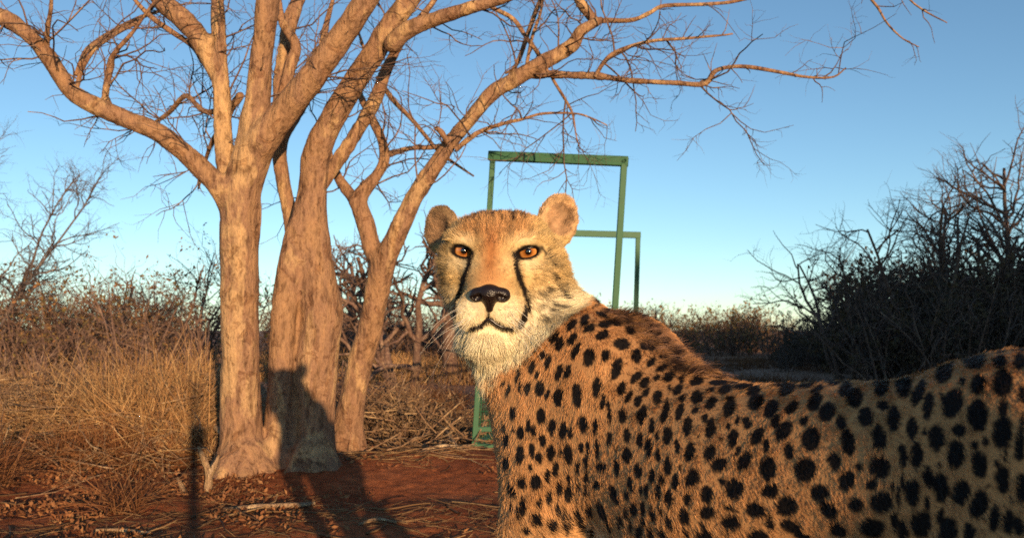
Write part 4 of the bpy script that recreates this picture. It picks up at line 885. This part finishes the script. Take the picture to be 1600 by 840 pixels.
    # streaks in the lie of the fur, fanning out from the nose
    th_ = np.arctan2(-hy + 62, hx + 3); dn_ = np.hypot(hx + 3, hy - 62)
    st_ = vnoise(np.stack([th_ * 26, dn_ / 9, f * 60], -1)) * .6 + vnoise(np.stack([th_ * 60, dn_ / 5, f * 90], -1)) * .5
    face = face * (1 + .34 * st_ * 1.5 * sm(18, 45, dn_) * (hy < 100))[:, None]
    lf_ = sm(-64, -80, hx); face = face * (1 - .45 * lf_)[:, None]  # left cheek darker: its shaded side painted in, along with darker coat
    for s_, cx in ((-1, -51), (1, 50)):      # furrows of the brow: crease shade painted into the fur colour
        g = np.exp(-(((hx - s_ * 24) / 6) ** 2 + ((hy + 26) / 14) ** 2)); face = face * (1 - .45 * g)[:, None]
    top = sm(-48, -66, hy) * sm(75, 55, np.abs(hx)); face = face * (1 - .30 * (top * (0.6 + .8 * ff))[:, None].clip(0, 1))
    face = face * (1 + .12 * ff[:, None])
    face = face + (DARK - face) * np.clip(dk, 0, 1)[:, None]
    # --- throat and neck, white ruff under the head
    tx, ty = X, Y
    line = 440 + (900 - tx) * 1.05            # the ruff's lower edge runs from the nape to the foot of the throat
    ruff = sm(24, -10, ty - line - 8 * v1[:, 0]) * sm(.42, .52, p[:, 2]) * (fac > -.25) * (tx < 935) * (d > .95) * sm(.02, -.02, h[:, 1])
    rc = WHITE + (CREAM - WHITE) * sm(840, 900, tx)[:, None]
    body = col + (rc * (1 + .1 * v2) - col) * np.clip(ruff, 0, 1)[:, None]
    # --- body spots: where the camera can see them as they are, elsewhere scattered
    ds = np.zeros(len(p)); seen = fac > .02
    m = seen & (hd < .9)
    idx = np.flatnonzero(m)
    if len(idx):
        xs, ys = X[idx], Y[idx]; best = np.full(len(idx), 9.0)
        order = np.argsort(xs); xs_ = xs[order]
        for sx, sy, rx, ry, an in SPOTS:
            rr = max(rx, ry) * 1.5; i0, i1 = np.searchsorted(xs_, [sx - rr, sx + rr]); ii = order[i0:i1]
            qx = xs[ii] - sx; qy = ys[ii] - sy; a = math.radians(an)
            lx = qx * math.cos(a) + qy * math.sin(a); ly = -qx * math.sin(a) + qy * math.cos(a)
            best[ii] = np.minimum(best[ii], np.hypot(lx / rx, ly / ry))
        ds[idx] = 1 - sm(.90, 1.10, best)
    m2 = ~seen | (x > 1606) | (y > 846)
    m2 = m2 & ~((h[:, 1] < .02) & (np.linalg.norm(h, axis=1) < .2) & (h[:, 2] > -.16))
    idx = np.flatnonzero(m2)
    if len(idx):
        best = np.full(len(idx), 9.0); q = p[idx] + (vnoise(p[idx], 200) * .0015)[:, None]; order = np.argsort(q[:, 2]); zs = q[order, 2]
        for sp, sr in RS:
            i0, i1 = np.searchsorted(zs, [sp[2] - sr * 1.3, sp[2] + sr * 1.3]); ii = order[i0:i1]
            best[ii] = np.minimum(best[ii], np.linalg.norm(q[ii] - sp, axis=1) / sr)
        s2 = 1 - sm(.9, 1.1, best); ds[idx] = np.where((x[idx] > 1606) | (y[idx] > 846) | ~seen[idx], s2, ds[idx])
    ds = ds * np.where(ruff > .6, .85, 1)
    body = body + (DARK - body) * np.clip(ds, 0, 1)[:, None]
    # smoky crest on the withers
    cr = crest(p, n); body = body + (np.array([.07, .036, .024]) - body) * (cr * (.10 + .85 * sm(.02, .18, fbm(p + 9, 52))))[:, None]
    hw = hd * (1 - back * .0)
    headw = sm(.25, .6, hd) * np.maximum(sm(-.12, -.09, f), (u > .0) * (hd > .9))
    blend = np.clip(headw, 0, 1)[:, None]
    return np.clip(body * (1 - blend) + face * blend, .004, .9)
def ray_hit(px, py):
    ds = np.arange(.4, 1.7, .003); p = np.array([P(px, py, d) for d in ds]); m = c.at(p) < 0
    while not m.any(): py += 4; p = np.array([P(px, py, d) for d in ds]); m = c.at(p) < 0
    return p[np.argmax(m)]
CREST = [ray_hit(*a) for a in ((968, 487), (1000, 508), (1045, 545), (1085, 578))]
def crest(p, n):
    d = np.full(len(p), 9.0)
    for a, b in zip(CREST[:-1], CREST[1:]):
        ba = b - a; h = np.clip(((p - a) @ ba) / (ba @ ba), 0, 1); d = np.minimum(d, np.linalg.norm(p - a - h[:, None] * ba, axis=1))
    return sm(.034, .010, d)
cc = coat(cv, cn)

# skin: short fur ground under the hairs
m_skin, N, L, b_ = mat('cheetah coat', .85, .15)
at = N.new('ShaderNodeAttribute'); at.attribute_name = 'coat'; at.attribute_type = 'GEOMETRY'
tc = N.new('ShaderNodeTexCoord'); nn = noise(N, L, 700, 2, .6, tc.outputs['Object'])
L.new(mixc(N, L, .35, at.outputs['Color'], nn.outputs['Fac'], 'MULTIPLY'), b_.inputs['Base Color'])
bump(N, L, nn.outputs['Fac'], .4, .002, b_)
BASE = np.array([.22, .92, 0.0])
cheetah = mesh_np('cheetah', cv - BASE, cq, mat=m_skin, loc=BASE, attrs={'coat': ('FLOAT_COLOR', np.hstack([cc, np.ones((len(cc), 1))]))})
tag(cheetah, 'spotted cheetah in the foreground looking back over its shoulder at the camera', 'cheetah')

# --- eyes
m_eye, N, L, b_ = mat('eye', .06, .6)
tc = N.new('ShaderNodeTexCoord'); sp = N.new('ShaderNodeSeparateXYZ'); L.new(tc.outputs['Object'], sp.inputs[0])
cb = N.new('ShaderNodeCombineXYZ'); L.new(sp.outputs[0], cb.inputs[0]); L.new(sp.outputs[1], cb.inputs[1])
ln = N.new('ShaderNodeVectorMath'); ln.operation = 'LENGTH'; L.new(cb.outputs[0], ln.inputs[0])
mr = N.new('ShaderNodeMapRange'); mr.inputs[1].default_value = 0; mr.inputs[2].default_value = .0145; L.new(ln.outputs['Value'], mr.inputs[0])
rp = ramp(N, [(0, (.004, .003, .003)), (.25, (.004, .003, .003)), (.30, (.20, .06, .010)), (.46, (.42, .16, .035)), (.66, (.56, .25, .07)), (.74, (.25, .08, .02)), (.80, (.02, .012, .01)), (1, (.02, .012, .01))])
L.new(mr.outputs[0], rp.inputs[0]); ns = noise(N, L, 900, 3, .6, tc.outputs['Object'])
L.new(mixc(N, L, .45, rp.outputs[0], ns.outputs['Fac'], 'OVERLAY'), b_.inputs['Base Color'])
b_.inputs['Coat Weight'].default_value = 1.0; b_.inputs['Coat Roughness'].default_value = .02
m_dark, N, L, b_ = mat('dark skin', .32, .5); b_.inputs['Base Color'].default_value = (.012, .008, .008, 1)
ns = noise(N, L, 500, 2, .5, N.new('ShaderNodeTexCoord').outputs['Object']); bump(N, L, ns.outputs['Fac'], .5, .0006, b_)
def uvs(nu, nv):
    v = [(0, 0, 1)]; q = []; t = []
    for i in range(1, nv):
        th = math.pi * i / nv
        for j in range(nu):
            a = 2 * math.pi * j / nu; v.append((math.sin(th) * math.cos(a), math.sin(th) * math.sin(a), math.cos(th)))
    v.append((0, 0, -1)); v = np.array(v)
    for j in range(nu): t.append((0, 1 + j, 1 + (j + 1) % nu)); t.append((len(v) - 1, len(v) - 1 - nu + (j + 1) % nu, len(v) - 1 - nu + j))
    for i in range(nv - 2):
        for j in range(nu): q.append((1 + i * nu + j, 1 + (i + 1) * nu + j, 1 + (i + 1) * nu + (j + 1) % nu, 1 + i * nu + (j + 1) % nu))
    return v, np.array(q), np.array(t)
ER = .0148
for ec, sgn in EYES:
    v, q, t = uvs(32, 20)
    cor = np.exp(-((v[:, 2] - 1) / .06) ** 2) * .07                  # cornea bulge
    v = v * ER * (1 + cor)[:, None]
    o = mesh_np('eye', v, q, t, m_eye, cheetah)
    gaze = nrm(CAM + np.array([-.02, 0, .02]) - ec)
    ex = nrm(np.cross(hu, gaze)); ey = np.cross(gaze, ex)
    M = Matrix(np.stack([ex, ey, gaze], -1).tolist()).to_4x4(); M.translation = Vector(ec - BASE - hf * .0095); o.matrix_local = M
    o['label'] = 'amber eye with a small dark pupil'
    # rim of the lids
    lid = []
    a0 = math.radians(14 * sgn)
    for k in range(41):
        th = 2 * math.pi * k / 40; X_, Y_ = .0143 * math.cos(th), (.0046 if math.sin(th) > 0 else .0080) * math.sin(th)
        if X_ * -sgn > .008: Y_ -= 0.0012 * sgn * 0
        rr = X_ * math.cos(a0) - Y_ * math.sin(a0); uu = X_ * math.sin(a0) + Y_ * math.cos(a0)
        base = ec - hf * .0095
        zz = math.sqrt(max((ER + .0012) ** 2 - rr ** 2 - uu ** 2, 1e-6)) if rr * rr + uu * uu < (ER + .0012) ** 2 else 0.002
        lid.append(base + hr * rr + hu * uu + hf * max(zz, .0045))
    lid = np.array(lid); v, q = tubes(lid[None], np.full((1, 41), .0013), 8)
    mesh_np('eyelid', v - BASE, q, mat=m_dark, parent=cheetah)
# --- nose leather
n_ = SDF()
n_.ell(H(-.001, -.0508, .0552), (.0203, .0074, .0072), HR, .006)
n_.cone(H(-.001, -.0525, .0555), H(-.001, -.0695, .0515), .0115, .0045, .008)
for sgn in (-1, 1):
    n_.ell(H(-.001 + sgn * .0155, -.0535, .0520), (.0095, .0088, .0085), HR, .004)
    n_.ell(H(-.001 + sgn * .0135, -.0560, .0630), (.0052, .0036, .006), HR @ rot((0, 0, 1), sgn * -25), .002, 's')
    n_.cone(H(-.001 + sgn * .016, -.0570, .0600), H(-.001 + sgn * .024, -.0525, .0520), .0018, .001, .0015, 's', .01)
n_.cone(H(-.001, -.0525, .0655), H(-.001, -.072, .0560), .0008, .0008, .002, 's', .01)
nv_, nq_ = n_.mesh(H(-.003, -.055, .055) - .04, H(-.003, -.055, .055) + .04, .0011)
m_nose, N, L, b_ = mat('nose leather', .30, .40); b_.inputs['Base Color'].default_value = (.012, .007, .006, 1)
vo = N.new('ShaderNodeTexVoronoi'); vo.inputs['Scale'].default_value = 900; L.new(N.new('ShaderNodeTexCoord').outputs['Object'], vo.inputs['Vector']); bump(N, L, vo.outputs['Distance'], .6, .0005, b_)
mesh_np('nose', nv_ - BASE, nq_, mat=m_nose, parent=cheetah)
# lips
mp = resample(np.array([p_ + hf * .0002 for p_ in mpts]), 24)
v, q = tubes(mp[None], (.0009 + .0018 * np.sin(np.linspace(0, math.pi, 24)))[None], 7); mesh_np('lip', v - BASE, q, mat=m_dark, parent=cheetah)

# --- fur
m_fur = bpy.data.materials.new('fur'); m_fur.use_nodes = True; N = m_fur.node_tree.nodes; L = m_fur.node_tree.links
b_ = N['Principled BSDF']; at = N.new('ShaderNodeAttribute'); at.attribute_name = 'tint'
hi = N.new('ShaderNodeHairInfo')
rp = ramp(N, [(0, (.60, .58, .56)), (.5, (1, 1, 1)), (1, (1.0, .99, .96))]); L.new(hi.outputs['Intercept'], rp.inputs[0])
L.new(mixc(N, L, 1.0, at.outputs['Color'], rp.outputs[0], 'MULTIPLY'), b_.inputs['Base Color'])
b_.inputs['Roughness'].default_value = .42; b_.inputs['Specular IOR Level'].default_value = .28
def hair(name, pts, rad, tint, parent, kind=None):
    n, k, _ = pts.shape
    hc = bpy.data.hair_curves.new(name); hc.add_curves([k] * n)
    hc.points.foreach_set('position', np.ascontiguousarray(pts - BASE, dtype=np.float32).ravel())
    ra = hc.attributes.get('radius') or hc.attributes.new('radius', 'FLOAT', 'POINT')
    ra.data.foreach_set('value', np.ascontiguousarray(rad, dtype=np.float32).ravel())
    ta = hc.attributes.new('tint', 'FLOAT_COLOR', 'CURVE')
    ta.data.foreach_set('color', np.hstack([tint, np.ones((n, 1))]).astype(np.float32).ravel())
    hc.materials.append(m_fur)
    o = bpy.data.objects.new(name, hc); COL.objects.link(o); o.parent = parent
    return o
def sample_surface(v, q, dens, rs):
    """random points on quads with a density per face (per square metre)"""
    a, b, c_, d = (v[q[:, i]] for i in range(4))
    ar = np.linalg.norm(np.cross(c_ - a, d - b), axis=1) * .5
    ctr = (a + b + c_ + d) / 4
    nf = rs.poisson(ar * dens(ctr))
    i = np.repeat(np.arange(len(q)), nf); s, t = rs.random(len(i)), rs.random(len(i))
    return (a[i] * ((1 - s) * (1 - t))[:, None] + b[i] * (s * (1 - t))[:, None] + c_[i] * (s * t)[:, None] + d[i] * ((1 - s) * t)[:, None])
def flow(p, n):
    """which way the coat lies"""
    h, hd = headness(p)
    nose = np.array([-.003, -.050, .045])
    q = h - nose; lat = q.copy(); lat[:, 2] -= .02
    lat[:, 1] += np.where(h[:, 1] < -.07, -.035, 0) + np.where((np.abs(h[:, 0]) > .03) & (h[:, 1] < -.01), -.03, 0)
    fh = nrm(lat) @ HR.T
    bd = -A_ * 1.0 + np.array([0, 0, -.75])
    legs = sm(.36, .26, p[:, 2])[:, None]
    body = bd[None] * (1 - legs) + np.array([0, 0, -1.0]) * legs
    nk = sm(.34, .16, np.linalg.norm(p - H(0, -.05, -.05), axis=1))[:, None]          # neck: away from the head and down
    body = body * (1 - nk) + (np.array([.25, -.05, -1.0])[None]) * nk
    wv = np.stack([vnoise(p, 22), vnoise(p + 4, 22), vnoise(p + 8, 22)], -1) * .42
    dr = nrm(body) * (1 - hd[:, None]) + fh * hd[:, None] + wv * (1 - .6 * hd[:, None])
    dr = dr - n * (dr * n).sum(1)[:, None]
    return nrm(dr), h, hd
def make_fur(name, dens, sel, length, width, lift, parent, jit=1.2, rs=None, clump=.25, k=5, colour=None, droop=0.0):
    p = sample_surface(cv, cq, dens, rs)
    for _ in range(1):
        p = p - c.grad(p) * c.at(p)[:, None] * .9
    n = c.grad(p); m = sel(p, n); p, n = p[m], n[m]
    dr, h, hd = flow(p, n)
    Ln = length(p, n, h, hd) * (.7 + .5 * rs.random(len(p)))
    ok = Ln > .0008; p, n, dr, Ln, h, hd = p[ok], n[ok], dr[ok], Ln[ok], h[ok], hd[ok]
    pm = p + dr * (Ln * .55 * (1 - hd))[:, None]; col = coat(pm, n, jit) if colour is None else colour(p, n)
    cl = np.stack([vnoise(p, 190) + vnoise(p + 31, 75), vnoise(p + 11, 190) + vnoise(p + 5, 75), vnoise(p + 23, 190) + vnoise(p + 17, 75)], -1) * clump * .6 + rs.normal(0, .10, p.shape)
    lf = lift(p, n, h, hd)[:, None]
    d1 = nrm(dr + n * lf + cl); d2 = nrm(dr + n * lf * .25 + cl * 1.5 + np.array([0, 0, -droop]))
    t = np.linspace(0, 1, k)[None, :, None]
    pts = p[:, None] - n[:, None] * .0006 + Ln[:, None, None] * (d1[:, None] * (t - t * t * .5) + d2[:, None] * t * t * .5)
    rad = width(p, h, hd)[:, None] * np.linspace(1, .12, k)[None] ** .8
    col = col * (.55 + .85 * rs.random((len(p), 1))) * (1 + .16 * vnoise(p, 240))[:, None]
    print(name, len(p), round(time.time() - T0, 1))
    return hair(name, pts, rad, np.clip(col, .003, .95), parent)
def eye_clear(p):
    k = np.ones(len(p), bool)
    for ec, sgn in EYES:
        q = (p - ec) @ HR; a = math.radians(14 * sgn); qx = q[:, 0] * math.cos(a) + q[:, 1] * math.sin(a); qy = -q[:, 0] * math.sin(a) + q[:, 1] * math.cos(a)
        k &= ~(((qx / .0155) ** 2 + ((qy + .001) / .0085) ** 2 < 1) & (q[:, 2] > -.03))
    k &= n_.at(p) > .0012
    return k
def inview(p, pad=60):
    x, y, d = project(p); return (x > -pad) & (x < 1600 + pad) & (y > -pad) & (y < 840 + pad)
def facing(p, n): return (n * nrm(CAM - p)).sum(1)
FS = .12 if QUICK else 1.0
def L_body(p, n, h, hd):
    Lb = .0082 + .006 * sm(.52, .42, p[:, 2]) * sm(.25, .05, np.abs(p[:, 0] - .1))
    cr = crest(p, n); Lb = Lb + .010 * cr
    # face
    dn = np.linalg.norm(h - [-.003, -.05, .045], axis=1)
    Lf = .0036 + .0085 * sm(.03, .12, dn)
    chin = sm(-.096, -.112, h[:, 1]) * sm(-.10, -.03, h[:, 2]) * sm(.075, .05, np.abs(h[:, 0])); Lf = Lf + .012 * chin
    ck = sm(.055, .075, np.abs(h[:, 0])) * sm(.0, -.03, h[:, 1]); Lf = Lf + .006 * ck
    for ctr, Re in EAR:
        q = (p - ctr) @ Re; ine = np.linalg.norm(q / [.036, .044, .03], axis=1) < 1; Lf = np.where(ine, .0062, Lf)
    for ec, s_ in EYES: Lf = np.where(np.linalg.norm((p - ec) @ HR / [1, .75, 2], axis=1) < .022, .0028, Lf)
    x, y, d = project(p)
    Lr = Lb + .014 * (sm(35, -20, y - (440 + (900 - x) * 1.05)) * (x < 930) * (p[:, 2] > .45))
    return Lr * (1 - hd) + Lf * hd
def W_(p, h, hd):
    d = np.linalg.norm(p - CAM, axis=1)
    return (.00030 - .00006 * hd)
fine_head = lambda ctr: np.where(headness(ctr)[1] > .2, 1500000, 0) * FS
def fine_body(ctr):
    x, y, d = project(ctr); iv = inview(ctr, 90)
    return np.where(headness(ctr)[1] > .2, 0, np.where(iv, 800000, 100000)) * FS
rs = np.random.default_rng(21)
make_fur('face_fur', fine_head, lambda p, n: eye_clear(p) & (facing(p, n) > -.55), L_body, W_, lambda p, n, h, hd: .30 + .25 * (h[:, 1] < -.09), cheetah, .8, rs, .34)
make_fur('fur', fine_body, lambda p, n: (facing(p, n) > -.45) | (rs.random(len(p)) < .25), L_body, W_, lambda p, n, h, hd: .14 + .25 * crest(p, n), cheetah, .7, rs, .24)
# long pale hairs of chin, throat and ruff
def thr_sel(p, n):
    x, y, d = project(p); h = to_head(p)
    e = y - (440 + (900 - x) * 1.02)
    return ((x > 690) & (x < 905) & (d > .9) & (e < 16) & (e > -170) & (h[:, 1] < -.098) & (p[:, 2] > .50) & (facing(p, n) > -.3)) & ~((np.abs(h[:, 0]) < .034) & (h[:, 1] > -.103))
make_fur('throat_ruff', lambda ctr: np.where((np.linalg.norm(ctr - H(0, -.13, -.05), axis=1) < .16), 420000, 0) * FS, thr_sel,
         lambda p, n, h, hd: np.full(len(p), .019), lambda p, h, hd: np.full(len(p), .00024), lambda p, n, h, hd: np.full(len(p), .40), cheetah, 1.5, rs, .5, 6,
         lambda p, n: np.tile(WHITE, (len(p), 1)) * (1 + .1 * vnoise(p, 60)[:, None]), .45)
# wispy crest hairs
make_fur('crest', lambda ctr: np.where(crest(ctr, None) > .1, 120000, 0) * FS, lambda p, n: crest(p, n) > rs.random(len(p)),
         lambda p, n, h, hd: .022 + 0 * p[:, 0], lambda p, h, hd: np.full(len(p), .00022), lambda p, n, h, hd: np.full(len(p), 1.0), cheetah, 1.5, rs, .8, 6,
         lambda p, n: np.array([.32, .17, .10]) * ((1 + .5 * vnoise(p, 90)) * (1 - .85 * sm(.02, .18, fbm(p + 9, 52))))[:, None], .05)
# whiskers
wp = []; wr = []
for i in range(26):
    s_ = -1 if i % 2 else 1
    r0 = -.003 + s_ * random.uniform(.016, .034); u0 = random.uniform(-.090, -.066)
    p0 = face_hit(r0, u0)
    if p0 is None: continue
    d0 = hr * s_ * random.uniform(.5, 1.0) + hu * random.uniform(-.65, -.05) + hf * random.uniform(-.1, .4); ln_ = random.uniform(.03, .065)
    t = np.linspace(0, 1, 8)[:, None]
    wp.append(p0 + ln_ * (nrm(d0) * t - hf * .25 * t * t - np.array([0, 0, .45]) * t * t)); wr.append(.00022 * (1 - .85 * t[:, 0]))
m_wh, N, L, b_ = mat('whisker', .4, .4); b_.inputs['Base Color'].default_value = (.8, .74, .62, 1)
for a_, b2 in zip(wp, wr):
    v, q = tubes(a_[None], b2[None], 4); mesh_np('whisker', v - BASE, q, mat=m_wh, parent=cheetah)
